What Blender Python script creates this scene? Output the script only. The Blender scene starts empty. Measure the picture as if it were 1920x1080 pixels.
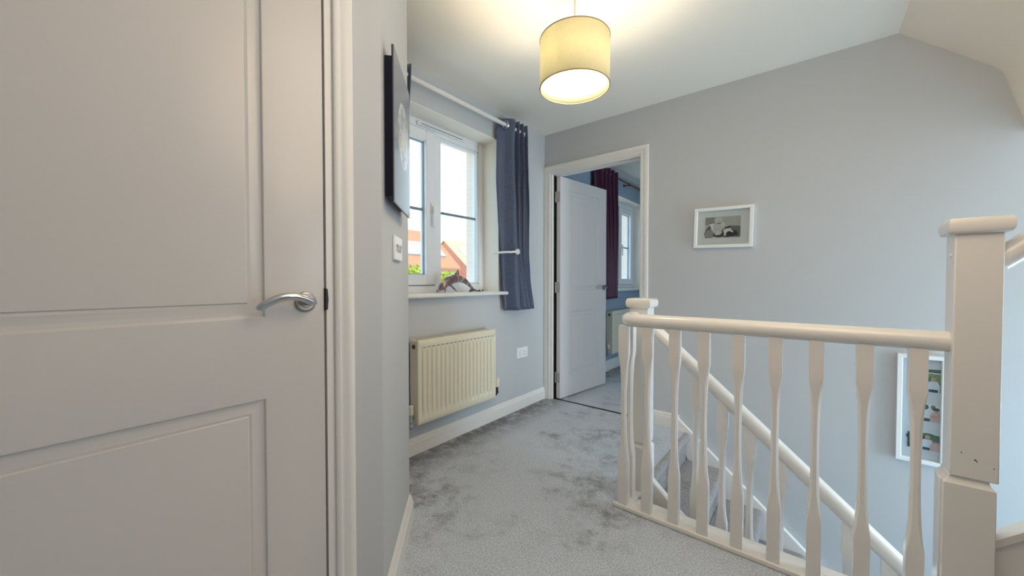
import bpy, bmesh, math, random
from mathutils import Matrix, Vector
random.seed(7)
PI = math.pi
scene = bpy.context.scene
COL = scene.collection

# ------------------------------------------------------------------ helpers
def srgb(r, g, b):
    def c(v):
        v /= 255.0
        return v / 12.92 if v <= 0.04045 else ((v + 0.055) / 1.055) ** 2.4
    return (c(r), c(g), c(b), 1.0)

class MB:
    """collects geometry and links it as ONE mesh object"""
    def __init__(s):
        s.v, s.f, s.m = [], [], []
    def add(s, vs, fs, m=0):
        o = len(s.v)
        s.v += [tuple(p) for p in vs]
        for q in fs:
            s.f.append(tuple(i + o for i in q)); s.m.append(m)
        return s
    def box(s, x0, x1, y0, y1, z0, z1, m=0):
        vs = [(x0,y0,z0),(x1,y0,z0),(x1,y1,z0),(x0,y1,z0),(x0,y0,z1),(x1,y0,z1),(x1,y1,z1),(x0,y1,z1)]
        return s.add(vs, [(3,2,1,0),(4,5,6,7),(0,1,5,4),(1,2,6,5),(2,3,7,6),(3,0,4,7)], m)
    def prism(s, poly, axis, a0, a1, m=0):
        """poly in the two other axes (x,y | x,z | y,z), extruded along axis"""
        def p(u, v, a):
            return {'z': (u, v, a), 'y': (u, a, v), 'x': (a, u, v)}[axis]
        n = len(poly)
        vs = [p(u, v, a0) for u, v in poly] + [p(u, v, a1) for u, v in poly]
        fs = [tuple(range(n))[::-1], tuple(range(n, 2*n))]
        fs += [(i, (i+1) % n, n + (i+1) % n, n + i) for i in range(n)]
        return s.add(vs, fs, m)
    def loft(s, rings, caps=True, closed=True, m=0):
        n = len(rings[0]); vs = [p for r in rings for p in r]; fs = []
        for k in range(len(rings)-1):
            for i in range(n if closed else n-1):
                j = (i+1) % n
                fs.append((k*n+i, k*n+j, (k+1)*n+j, (k+1)*n+i))
        if caps:
            fs.append(tuple(range(n))[::-1]); fs.append(tuple(range((len(rings)-1)*n, len(rings)*n)))
        return s.add(vs, fs, m)
    def tube(s, path, r, n=12, m=0, sx=1.0, up=None):
        path = [Vector(p) for p in path]; rings = []
        rr = r if isinstance(r, (list, tuple)) else [r]*len(path)
        ref = Vector(up) if up else Vector((0,0,1))
        for i, p in enumerate(path):
            t = (path[min(i+1, len(path)-1)] - path[max(i-1, 0)]).normalized()
            q = ref if abs(t.dot(ref)) < 0.98 else Vector((1,0,0))
            a = t.cross(q).normalized(); b = a.cross(t).normalized()
            rings.append([tuple(p + a*math.cos(2*PI*k/n)*rr[i]*sx + b*math.sin(2*PI*k/n)*rr[i]) for k in range(n)])
        return s.loft(rings, m=m)
    def lathe(s, prof, c=(0,0,0), n=32, axis='z', caps=True, m=0):
        rings = []
        for r, h in prof:
            ring = []
            for k in range(n):
                a = 2*PI*k/n; u, v = r*math.cos(a), r*math.sin(a)
                o = {'z': (u, v, h), 'x': (h, u, v), 'y': (u, h, v)}[axis]
                ring.append((c[0]+o[0], c[1]+o[1], c[2]+o[2]))
            rings.append(ring)
        return s.loft(rings, caps=caps, m=m)
    def build(s, name, mats, parent=None, bevel=0, seg=2, smooth=35, solid=0, label=None):
        me = bpy.data.meshes.new(name)
        me.from_pydata(s.v, [], s.f)
        for mt in (mats if isinstance(mats, (list, tuple)) else [mats]):
            me.materials.append(mt)
        for p, mi in zip(me.polygons, s.m):
            p.material_index = mi
        bm = bmesh.new(); bm.from_mesh(me)
        bmesh.ops.recalc_face_normals(bm, faces=bm.faces)
        bm.to_mesh(me); bm.free()
        if smooth:
            me.polygons.foreach_set('use_smooth', [True]*len(me.polygons))
            me.set_sharp_from_angle(angle=math.radians(smooth))
        o = bpy.data.objects.new(name, me); COL.objects.link(o)
        if parent: o.parent = parent
        if solid:
            q = o.modifiers.new('solid', 'SOLIDIFY'); q.thickness = solid; q.offset = 0
        if bevel:
            b = o.modifiers.new('bevel', 'BEVEL'); b.width = bevel; b.segments = seg; b.limit_method = 'ANGLE'
            b.angle_limit = math.radians(40); b.harden_normals = False
        if label: o['label'] = label
        return o

def tag(o, label=None, cat=None, group=None, kind=None):
    if label: o['label'] = label
    if cat: o['category'] = cat
    if group: o['group'] = group
    if kind: o['kind'] = kind
    return o
def empty(name, loc=(0,0,0), rz=0.0):
    e = bpy.data.objects.new(name, None); COL.objects.link(e)
    e.location = loc; e.rotation_euler = (0, 0, rz); e.empty_display_size = 0.1
    return e
def struct(name, mb, mat, label=None, bevel=0, smooth=35, cat=None):
    o = mb.build(name, mat, bevel=bevel, smooth=smooth)
    return tag(o, label, cat, kind='structure')

# ------------------------------------------------------------------ materials
def mat(name, col, rough=0.5, metal=0.0, var=0.0, vscale=6.0, bump=0.0, bscale=60.0, coat=0.0, spec=0.5, bdist=0.002):
    m = bpy.data.materials.new(name); m.use_nodes = True
    nt = m.node_tree; b = nt.nodes['Principled BSDF']
    b.inputs['Base Color'].default_value = col
    b.inputs['Roughness'].default_value = rough
    b.inputs['Metallic'].default_value = metal
    b.inputs['Specular IOR Level'].default_value = spec
    if coat:
        b.inputs['Coat Weight'].default_value = coat; b.inputs['Coat Roughness'].default_value = 0.08
    tc = nt.nodes.new('ShaderNodeTexCoord')
    if var:
        n = nt.nodes.new('ShaderNodeTexNoise'); n.inputs['Scale'].default_value = vscale; n.inputs['Detail'].default_value = 4
        nt.links.new(tc.outputs['Object'], n.inputs['Vector'])
        mx = nt.nodes.new('ShaderNodeMix'); mx.data_type = 'RGBA'
        mx.inputs[6].default_value = tuple(c*(1-var) for c in col[:3]) + (1,)
        mx.inputs[7].default_value = tuple(min(1, c*(1+var)) for c in col[:3]) + (1,)
        nt.links.new(n.outputs['Fac'], mx.inputs[0]); nt.links.new(mx.outputs[2], b.inputs['Base Color'])
    if bump:
        n2 = nt.nodes.new('ShaderNodeTexNoise'); n2.inputs['Scale'].default_value = bscale; n2.inputs['Detail'].default_value = 3
        nt.links.new(tc.outputs['Object'], n2.inputs['Vector'])
        bp = nt.nodes.new('ShaderNodeBump'); bp.inputs['Strength'].default_value = bump; bp.inputs['Distance'].default_value = bdist
        nt.links.new(n2.outputs['Fac'], bp.inputs['Height']); nt.links.new(bp.outputs['Normal'], b.inputs['Normal'])
    return m

M = {}
M['wall'] = mat('wall_paint', srgb(194,196,198), 0.6, var=0.015, bump=0.05, bscale=180)
M['bedwall'] = mat('bedroom_wall_paint', srgb(150,167,182), 0.6, var=0.015, bump=0.05, bscale=180)
M['ceil'] = mat('ceiling_paint', srgb(243,236,225), 0.8, var=0.01, bump=0.04, bscale=150)
M['soffit'] = mat('soffit_paint', srgb(246,234,218), 0.8, var=0.01)
M['gloss'] = mat('white_gloss_paint', srgb(232,229,226), 0.25, var=0.01, vscale=3, coat=0.15)
M['trimw'] = mat('white_satin_paint', srgb(233,230,226), 0.35, var=0.01, vscale=3)
M['rail'] = mat('cream_gloss_paint', srgb(233,229,224), 0.22, var=0.012, vscale=8, coat=0.3, bump=0.03, bscale=40)
M['door'] = mat('white_door_paint', srgb(214,209,206), 0.24, var=0.012, vscale=4, bump=0.04, bscale=55)
M['upvc'] = mat('white_upvc', srgb(236,238,240), 0.3)
M['seal'] = mat('window_seal', srgb(70,78,90), 0.6)
M['bar'] = mat('grey_glazing_bar', srgb(150,160,168), 0.4)
M['radw'] = mat('cream_radiator_enamel', srgb(226,219,198), 0.3, coat=0.2)
M['radgap'] = mat('radiator_slot', srgb(120,112,98), 0.6)
M['plastic'] = mat('white_plastic', srgb(240,240,240), 0.3)
M['rocker'] = mat('rocker_grey_plastic', srgb(150,148,150), 0.35)
M['dark'] = mat('black_metal', srgb(25,24,26), 0.4)
M['chrome'] = mat('polished_chrome', srgb(205,205,208), 0.12, metal=1.0)
M['steel'] = mat('brushed_steel', srgb(175,165,158), 0.28, metal=1.0, bump=0.05, bscale=300)
M['bronze'] = mat('bronze_metal', srgb(120,90,70), 0.35, metal=0.9)
M['copperwood'] = mat('copper_brown_wood', srgb(110,60,35), 0.35, var=0.2, vscale=20)
M['black'] = mat('shadow_gap_black', srgb(18,16,15), 0.9)
M['tape'] = mat('olive_trim_tape', srgb(150,140,104), 0.8)

def carpet(name, base, dark, patch=0.55, edge=None):
    m = bpy.data.materials.new(name); m.use_nodes = True
    nt = m.node_tree; b = nt.nodes['Principled BSDF']; L = nt.links.new
    b.inputs['Roughness'].default_value = 0.95; b.inputs['Specular IOR Level'].default_value = 0.1
    b.inputs['Sheen Weight'].default_value = 0.25; b.inputs['Sheen Roughness'].default_value = 0.5
    tc = nt.nodes.new('ShaderNodeTexCoord')
    def noise(sc, det, rough=0.6):
        n = nt.nodes.new('ShaderNodeTexNoise'); n.inputs['Scale'].default_value = sc; n.inputs['Detail'].default_value = det
        n.inputs['Roughness'].default_value = rough; L(tc.outputs['Object'], n.inputs['Vector']); return n
    big = noise(1.5, 6, 0.7); mid = noise(9, 6, 0.75); fine = noise(150, 3, 0.7)
    def ramp(src, p0, p1):
        r = nt.nodes.new('ShaderNodeMapRange'); r.inputs['From Min'].default_value = p0; r.inputs['From Max'].default_value = p1
        r.interpolation_type = 'SMOOTHSTEP'
        L(src, r.inputs['Value']); return r.outputs['Result']
    rb = ramp(big.outputs['Fac'], 0.44, 0.68); rm = ramp(mid.outputs['Fac'], 0.40, 0.66)
    mul = nt.nodes.new('ShaderNodeMath'); mul.operation = 'MULTIPLY'; L(rb, mul.inputs[0]); L(rm, mul.inputs[1])
    add = nt.nodes.new('ShaderNodeMath'); add.operation = 'MAXIMUM'; L(mul.outputs[0], add.inputs[0]); add.inputs[1].default_value = 0.0
    if edge is not None:                       # mottled darker band along the window wall
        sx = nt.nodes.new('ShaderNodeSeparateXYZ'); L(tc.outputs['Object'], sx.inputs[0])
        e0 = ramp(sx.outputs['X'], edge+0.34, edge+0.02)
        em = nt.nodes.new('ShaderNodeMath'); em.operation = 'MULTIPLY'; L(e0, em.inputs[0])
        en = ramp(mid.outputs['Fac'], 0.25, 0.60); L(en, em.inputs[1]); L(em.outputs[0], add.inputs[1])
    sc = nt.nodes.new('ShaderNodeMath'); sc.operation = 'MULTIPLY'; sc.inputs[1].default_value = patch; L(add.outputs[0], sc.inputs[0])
    mx = nt.nodes.new('ShaderNodeMix'); mx.data_type = 'RGBA'
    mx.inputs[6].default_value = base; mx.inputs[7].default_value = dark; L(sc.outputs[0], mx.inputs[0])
    fr = ramp(fine.outputs['Fac'], 0.3, 0.7)
    f2 = nt.nodes.new('ShaderNodeMapRange'); f2.inputs['To Min'].default_value = 0.68; f2.inputs['To Max'].default_value = 1.28; L(fr, f2.inputs['Value'])
    mm = nt.nodes.new('ShaderNodeMix'); mm.data_type = 'RGBA'; mm.blend_type = 'MULTIPLY'; mm.inputs[0].default_value = 1.0
    L(mx.outputs[2], mm.inputs[6]); L(f2.outputs['Result'], mm.inputs[7]); L(mm.outputs[2], b.inputs['Base Color'])
    bp = nt.nodes.new('ShaderNodeBump'); bp.inputs['Strength'].default_value = 0.9; bp.inputs['Distance'].default_value = 0.006
    L(fine.outputs['Fac'], bp.inputs['Height'])
    bp2 = nt.nodes.new('ShaderNodeBump'); bp2.inputs['Strength'].default_value = 0.5; bp2.inputs['Distance'].default_value = 0.012
    L(mid.outputs['Fac'], bp2.inputs['Height']); L(bp.outputs['Normal'], bp2.inputs['Normal']); L(bp2.outputs['Normal'], b.inputs['Normal'])
    return m
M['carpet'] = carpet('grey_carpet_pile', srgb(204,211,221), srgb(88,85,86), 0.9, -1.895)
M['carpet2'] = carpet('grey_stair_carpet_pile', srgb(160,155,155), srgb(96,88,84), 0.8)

def fabric(name, c0, c1, scale=260, rough=0.75, sheen=0.3):
    m = bpy.data.materials.new(name); m.use_nodes = True
    nt = m.node_tree; b = nt.nodes['Principled BSDF']; L = nt.links.new
    b.inputs['Roughness'].default_value = rough; b.inputs['Sheen Weight'].default_value = sheen
    tc = nt.nodes.new('ShaderNodeTexCoord'); mp = nt.nodes.new('ShaderNodeMapping'); mp.inputs['Scale'].default_value = (0.25, 0.25, 1)
    L(tc.outputs['Object'], mp.inputs['Vector'])
    n = nt.nodes.new('ShaderNodeTexNoise'); n.inputs['Scale'].default_value = scale; n.inputs['Detail'].default_value = 4
    L(mp.outputs['Vector'], n.inputs['Vector'])
    mx = nt.nodes.new('ShaderNodeMix'); mx.data_type = 'RGBA'; mx.inputs[6].default_value = c0; mx.inputs[7].default_value = c1
    L(n.outputs['Fac'], mx.inputs[0]); L(mx.outputs[2], b.inputs['Base Color'])
    bp = nt.nodes.new('ShaderNodeBump'); bp.inputs['Strength'].default_value = 0.35; bp.inputs['Distance'].default_value = 0.002
    L(n.outputs['Fac'], bp.inputs['Height']); L(bp.outputs['Normal'], b.inputs['Normal'])
    return m
M['curtain'] = fabric('slate_blue_curtain_weave', srgb(30,41,66), srgb(92,104,132), sheen=0.6, rough=0.5)
M['purple'] = fabric('plum_curtain_cloth', srgb(52,10,40), srgb(92,24,66), sheen=0.15, rough=0.55)

def glassmat():
    m = bpy.data.materials.new('clear_glass'); m.use_nodes = True
    nt = m.node_tree; nt.nodes.clear(); L = nt.links.new
    o = nt.nodes.new('ShaderNodeOutputMaterial'); t = nt.nodes.new('ShaderNodeBsdfTransparent'); g = nt.nodes.new('ShaderNodeBsdfGlossy')
    t.inputs['Color'].default_value = (0.90, 0.925, 0.925, 1); g.inputs['Roughness'].default_value = 0.02
    lw = nt.nodes.new('ShaderNodeLayerWeight'); lw.inputs['Blend'].default_value = 0.5
    pw = nt.nodes.new('ShaderNodeMath'); pw.operation = 'POWER'; pw.inputs[1].default_value = 5.0; L(lw.outputs['Facing'], pw.inputs[0])
    fr = nt.nodes.new('ShaderNodeMapRange'); fr.inputs['To Min'].default_value = 0.035; fr.inputs['To Max'].default_value = 0.9; L(pw.outputs[0], fr.inputs['Value'])
    mx = nt.nodes.new('ShaderNodeMixShader'); L(fr.outputs[0], mx.inputs[0]); L(t.outputs[0], mx.inputs[1]); L(g.outputs[0], mx.inputs[2])
    L(mx.outputs[0], o.inputs['Surface']); return m
M['glass'] = glassmat()

def shademat():
    m = bpy.data.materials.new('cream_linen_shade'); m.use_nodes = True
    nt = m.node_tree; nt.nodes.clear(); L = nt.links.new
    o = nt.nodes.new('ShaderNodeOutputMaterial'); d = nt.nodes.new('ShaderNodeBsdfDiffuse'); t = nt.nodes.new('ShaderNodeBsdfTranslucent')
    tc = nt.nodes.new('ShaderNodeTexCoord'); mp = nt.nodes.new('ShaderNodeMapping'); mp.inputs['Scale'].default_value = (1, 1, 6)
    n = nt.nodes.new('ShaderNodeTexNoise'); n.inputs['Scale'].default_value = 130; n.inputs['Detail'].default_value = 3
    L(tc.outputs['Object'], mp.inputs['Vector']); L(mp.outputs['Vector'], n.inputs['Vector'])
    mx = nt.nodes.new('ShaderNodeMix'); mx.data_type = 'RGBA'
    mx.inputs[6].default_value = srgb(212,206,176); mx.inputs[7].default_value = srgb(240,236,212)
    L(n.outputs['Fac'], mx.inputs[0]); L(mx.outputs[2], d.inputs['Color']); L(mx.outputs[2], t.inputs['Color'])
    ms = nt.nodes.new('ShaderNodeMixShader'); ms.inputs[0].default_value = 0.5
    L(d.outputs[0], ms.inputs[1]); L(t.outputs[0], ms.inputs[2]); L(ms.outputs[0], o.inputs['Surface']); return m
M['shade'] = shademat()
def emit(name, col, s):
    m = bpy.data.materials.new(name); m.use_nodes = True
    b = m.node_tree.nodes['Principled BSDF']; b.inputs['Base Color'].default_value = col
    b.inputs['Emission Color'].default_value = col; b.inputs['Emission Strength'].default_value = s
    return m
BULB = 450.0
M['bulb'] = emit('glowing_bulb', (1.0, 0.87, 0.66, 1), BULB)

def brick(name, c1, c2, mortar, scale=4.0):
    m = bpy.data.materials.new(name); m.use_nodes = True
    nt = m.node_tree; b = nt.nodes['Principled BSDF']; L = nt.links.new; b.inputs['Roughness'].default_value = 0.9
    tc = nt.nodes.new('ShaderNodeTexCoord'); sp = nt.nodes.new('ShaderNodeSeparateXYZ'); L(tc.outputs['Object'], sp.inputs[0])
    ad = nt.nodes.new('ShaderNodeMath'); L(sp.outputs['X'], ad.inputs[0]); L(sp.outputs['Y'], ad.inputs[1])
    cb = nt.nodes.new('ShaderNodeCombineXYZ'); L(ad.outputs[0], cb.inputs['X']); L(sp.outputs['Z'], cb.inputs['Y'])
    k = nt.nodes.new('ShaderNodeTexBrick'); k.inputs['Color1'].default_value = c1; k.inputs['Color2'].default_value = c2
    k.inputs['Mortar'].default_value = mortar; k.inputs['Scale'].default_value = scale
    k.inputs['Brick Width'].default_value = 0.9; k.inputs['Row Height'].default_value = 0.3; k.inputs['Mortar Size'].default_value = 0.04
    L(cb.outputs[0], k.inputs['Vector']); L(k.outputs['Color'], b.inputs['Base Color']); return m
M['brick'] = brick('red_brick', srgb(168,88,66), srgb(186,104,80), srgb(190,150,130))
M['brickpale'] = brick('pale_brick', srgb(205,150,120), srgb(214,164,136), srgb(215,190,172))
M['brickrev'] = brick('pink_brick', srgb(240,218,205), srgb(243,222,210), srgb(242,226,216), 8)
M['tile'] = mat('tan_roof_tiles', srgb(196,136,98), 0.9, var=0.1, vscale=3, bump=0.3, bscale=6)
M['tile2'] = mat('sand_roof_tiles', srgb(200,170,138), 0.9, var=0.08, vscale=3, bump=0.3, bscale=6)
M['tilepale'] = mat('pale_pink_roof_tiles', srgb(214,168,138), 0.9, var=0.12, vscale=5, bump=0.3, bscale=8)
M['solar'] = mat('solar_panel_glass', srgb(196,205,220), 0.12, coat=0.6)
M['leaf'] = mat('yellow_green_leaves', srgb(176,182,60), 0.7, var=0.35, vscale=1.6)
M['bark'] = mat('brown_bark', srgb(96,76,58), 0.9, var=0.2)
M['lawn'] = mat('street_ground', srgb(196,190,176), 0.95, var=0.15, vscale=0.4)

# ------------------------------------------------------------------ setting: shell
XW, YP, XN, HC = -1.91, 2.85, -1.03, 2.38
fl = MB()
fl.prism([(XW,-1.8),(2.6,-1.8),(2.6,1.745),(-0.70,1.745),(-0.70,YP+0.035),(XW,YP+0.035)], 'z', -0.25, 0.0)
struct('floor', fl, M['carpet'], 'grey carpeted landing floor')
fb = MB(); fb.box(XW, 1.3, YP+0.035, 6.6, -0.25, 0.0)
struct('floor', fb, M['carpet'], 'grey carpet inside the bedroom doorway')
f2 = MB(); f2.box(-1.91, 2.6, 1.745, YP, -2.6, -2.47)
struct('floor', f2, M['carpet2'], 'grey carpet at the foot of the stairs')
w = MB(); w.box(1.3, 1.4, 4.5, 6.5, 0, HC); struct('wall_bedroom_right', w, M['bedwall'], 'right bedroom wall')
cl = MB(); cl.box(XW-0.2, 2.6, -1.9, 6.7, HC, HC+0.12)
struct('ceiling', cl, M['ceil'], 'flat white ceiling')

# sloped underside of the flight above the stairwell
so = MB(); so.prism([(0.334,HC+0.05),(0.334,HC),(0.668,2.082),(0.686,2.055),(0.762,1.76),(2.6,1.76),(2.6,HC+0.05)], 'y', 1.76, YP+0.01)
struct('ceiling', so, M['soffit'], 'cream sloping soffit over the stairwell')

# window wall (plaster) with two openings
W1 = (1.255, 2.211, 0.985, 2.156)      # landing window y0,y1,z0,z1
W2 = (4.36, 5.40, 0.962, 2.134)        # bedroom window
def wall_with_openings(x0, x1, ya, yb, z0, z1, ops):
    mb = MB(); y = ya
    for (a, b, c, d) in ops:
        mb.box(x0, x1, y, a, z0, z1)
        mb.box(x0, x1, a, b, z0, c); mb.box(x0, x1, a, b, d, z1); y = b
    mb.box(x0, x1, y, yb, z0, z1); return mb
w = wall_with_openings(-2.14, XW, 0.90, YP+0.03, -0.25, HC, [W1])
struct('wall_window', w, M['wall'], 'blue grey landing wall around the window')
w = wall_with_openings(-2.14, XW, YP+0.03, 6.6, -0.25, HC, [W2])
struct('wall_bedroom_window', w, M['bedwall'], 'bedroom wall around its window')
w = wall_with_openings(-2.255, -2.14, -2.0, 6.8, -2.75, 2.9, [(W1[0]+0.02, W1[1]-0.012, W1[2]-0.02, W1[3]-0.03), (W2[0]+0.02, W2[1]-0.02, W2[2]-0.02, W2[3]-0.03)])
struct('wall_outside', w, M['brickrev'], 'pale brick outer face of the house')

# white painted reveals
def reveal(nm, W, label):
    mb = MB(); t = 0.004; y0, y1, z0, z1 = W
    mb.box(-2.07, XW+0.001, y0, y0+t, z0, z1); mb.box(-2.07, XW+0.001, y1-t, y1, z0, z1); mb.box(-2.07, XW+0.001, y0+t, y1-t, z1-t, z1)
    struct(nm, mb, M['ceil'], label)
reveal('trim_4', W1, 'white painted reveal of the landing window'); reveal('trim_5', W2, 'white painted reveal of the bedroom window')

# picture wall with the bedroom doorway
DX0, DX1, DZ = -1.832, -1.038, 2.018
w = MB()
w.box(XW, DX0-0.02, YP, YP+0.10, -0.25, HC); w.box(DX0-0.02, DX1+0.02, YP, YP+0.10, DZ+0.02, HC)
w.box(DX1+0.02, 2.6, YP, YP+0.10, -2.6, HC)
struct('wall_picture', w, M['wall'], 'long blue grey wall beside the stairs')
w = MB()
w.box(XW, DX0-0.02, YP+0.10, YP+0.115, -0.0, HC); w.box(DX0-0.02, DX1+0.02, YP+0.10, YP+0.115, DZ+0.02, HC); w.box(DX1+0.02, 1.3, YP+0.10, YP+0.115, 0, HC)
struct('wall_bedroom_near', w, M['bedwall'], 'bedroom side of the doorway wall')
w = MB(); w.box(XW, 1.4, 6.5, 6.6, 0, HC); struct('wall_bedroom_far', w, M['bedwall'], 'far bedroom wall')

# near wall: door plane, splayed corner, return to the window wall
ENDX, ENDY = -1.403, 1.010
w = MB()
w.prism([(XN,0.50),(XN,0.646),(ENDX,ENDY),(XW,ENDY),(XW,0.90),(-1.44,0.90),(-1.14,0.60),(-1.14,0.50)], 'z', 0, HC)
w.box(-1.14, XN, -0.316, 0.50, 2.02, HC); w.box(-1.14, XN, -1.8, -0.316, 0, HC)
struct('wall_near', w, M['wall'], 'pale grey wall beside the near door with a splayed corner')
w = MB(); w.box(-2.0, 2.6, -1.9, -1.8, -0.25, HC); struct('wall_back', w, M['wall'], 'wall behind the viewer')
w = MB(); w.box(2.6, 2.7, -1.9, 1.72, -0.25, HC); struct('wall_right', w, M['wall'], 'landing wall to the right of the viewer')
w = MB(); w.box(-0.70, 2.6, 1.70, 1.745, -2.6, -0.25); struct('wall_stairwell', w, M['wall'], 'blue grey wall below the landing edge')
w = MB(); w.box(-0.75, -0.71, 1.745, 2.85, -2.6, -0.25); struct('wall_stairhead', w, M['wall'], 'wall under the top of the stairs')
w = MB(); w.box(-1.9, -1.86, -0.5, 0.9, 0, HC); struct('wall_cupboard', w, M['wall'], 'wall behind the closed door')

# ------------------------------------------------------------------ baseboards
def skirt_prof(h=0.105, t=0.016):
    return [(0,0),(t,0),(t,h*0.70),(t*0.72,h*0.76),(t*0.72,h*0.80),(t*0.55,h*0.90),(t*0.2,h),(0,h)]
def sweep_prof(mb, prof, pts):
    """prof (offset, z) swept along plan points; each pt = (x, y, nx, ny) with nx,ny the (mitred) outward offset"""
    mb.loft([[(x+nx*o, y+ny*o, z) for o, z in prof] for x, y, nx, ny in pts]); return mb
b = MB(); sweep_prof(b, skirt_prof(), [(XW,1.02,1,0),(XW,YP,1,0)]); struct('baseboard_window', b, M['trimw'], 'white skirting board under the radiator')
b = MB(); sweep_prof(b, skirt_prof(), [(-0.982,YP,0,-1),(-0.745,YP,0,-1)]); struct('baseboard_picture', b, M['trimw'], 'short white skirting between door and stairs')
dl = math.hypot(ENDX-XN, ENDY-0.646); ux, uy = (ENDX-XN)/dl, (ENDY-0.646)/dl; nx, ny = uy, -ux
b = MB(); t2 = math.tan(math.radians(22.5))
sweep_prof(b, skirt_prof(0.112,0.017), [(XN,0.552,1,0),(XN,0.646,1,math.tan(math.atan2(ny,nx)/2)),(ENDX,ENDY,nx-ux*-0.40,ny+uy*0.40),(-1.60,ENDY,0,1)])
struct('baseboard_near', b, M['trimw'], 'white skirting round the splayed corner')
b = MB(); sweep_prof(b, skirt_prof(0.12,0.016), [(XW,2.97,1,0),(XW,6.5,1,0)]); struct('baseboard_bedroom', b, M['trimw'], 'white skirting under the bedroom window')
b = MB(); b.box(XN, XN+0.016, -1.8, -0.375, 0, 0.11); struct('baseboard_back', b, M['trimw'], 'white skirting left of the near door')

# ------------------------------------------------------------------ door frames
def architrave(fn, a0, a1, zt, w=0.052, t=0.017):
    prof = [(0,0),(0,t*0.5),(w*0.08,t*0.72),(w*0.22,t*0.78),(w*0.30,t*0.62),(w*0.42,t*0.66),(w*0.62,t*0.98),(w*0.92,t),(w,t*0.85),(w,0)]
    mb = MB()
    rings = []
    for side, bottom in ((0,1),(0,0),(1,0),(1,1)):
        a = a0 if side == 0 else a1; sg = -1 if side == 0 else 1
        rings.append([fn(a+sg*u, d, (0.0 if bottom else zt+u)) for u, d in prof])
    mb.loft(rings); return mb
def lining(mb, fn_box, a0, a1, zt, d0, d1, t=0.022, stop=None, hinge_stop=True):
    fn_box(mb, a0-t, a0, d0, d1, 0, zt+t); fn_box(mb, a1, a1+t, d0, d1, 0, zt+t); fn_box(mb, a0, a1, d0, d1, zt, zt+t)
    if stop:
        s0, s1 = stop
        if hinge_stop: fn_box(mb, a0, a0+0.012, s0, s1, 0, zt)
        fn_box(mb, a1-0.012, a1, s0, s1, 0, zt); fn_box(mb, a0+0.012, a1-0.012, s0, s1, zt-0.012, zt)
# bedroom doorway
tr = empty('trim_1', (-1.435, YP, 0)); tag(tr, 'white moulded frame of the open bedroom doorway', 'door frame', kind='structure')
o = (-1.435, YP, 0)
fnP = lambda a, d, z: (a-o[0], -d, z)
architrave(fnP, DX0-0.016, DX1+0.002, DZ+0.012, w=0.062).build('architrave', M['trimw'], tr)
mb = MB(); lining(mb, lambda m_, a, b_, d0, d1, z0, z1: m_.box(a-o[0], b_-o[0], d0-o[1], d1-o[1], z0, z1), DX0, DX1, DZ, YP-0.001, YP+0.116, stop=(YP+0.045, YP+0.075), hinge_stop=False)
sl_ = MB(); sl_.box(DX0-o[0], DX0-o[0]+0.005, 0.030, 0.112, 0.0, DZ); sl_.build('gap_shade_strip', M['black'], tr, label='black strip standing in for shade in the hinge side gap')  # black strip added to paint in the shade of the hinge gap
mb.build('door_lining', M['trimw'], tr)
mb = MB(); mb.box(DX0-o[0], DX1-o[0], 0.026, 0.046, -0.002, 0.004); mb.build('threshold_strip', M['dark'], tr, label='dark threshold strip in the carpet')
fnQ = lambda a, d, z: (a-o[0], 0.115+d, z)
architrave(fnQ, DX0-0.006, DX1+0.006, DZ+0.006, w=0.062).build('architrave', M['trimw'], tr)
# near door frame
tn = empty('trim_2', (XN, 0.0915, 0)); tag(tn, 'white moulded frame of the closed near door', 'door frame', kind='structure')
fnN = lambda a, d, z: (d, a-0.0915, z)
architrave(fnN, -0.310, 0.498, 2.022, w=0.051).build('architrave', M['trimw'], tn)
mb = MB(); lining(mb, lambda m_, a, b_, d0, d1, z0, z1: m_.box(d0, d1, a-0.0915, b_-0.0915, z0, z1), -0.293, 0.4775, 2.0, -0.11, 0.001, stop=(-0.075,-0.05))
mb.build('door_lining', M['trimw'], tn)
mb = MB(); mb.prism([(0.0,-0.03),(0.006,-0.027),(0.008,0.0),(0.006,0.027),(0.0,0.03)], 'x', -0.012, 0.0035)
mb.v = [(x, 0.4775-0.0915-0.003+y*0.9, z+1.02) for x, y, z in mb.v]
mb.build('strike_plate', M['dark'], tn, label='black latch strike plate')

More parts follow.
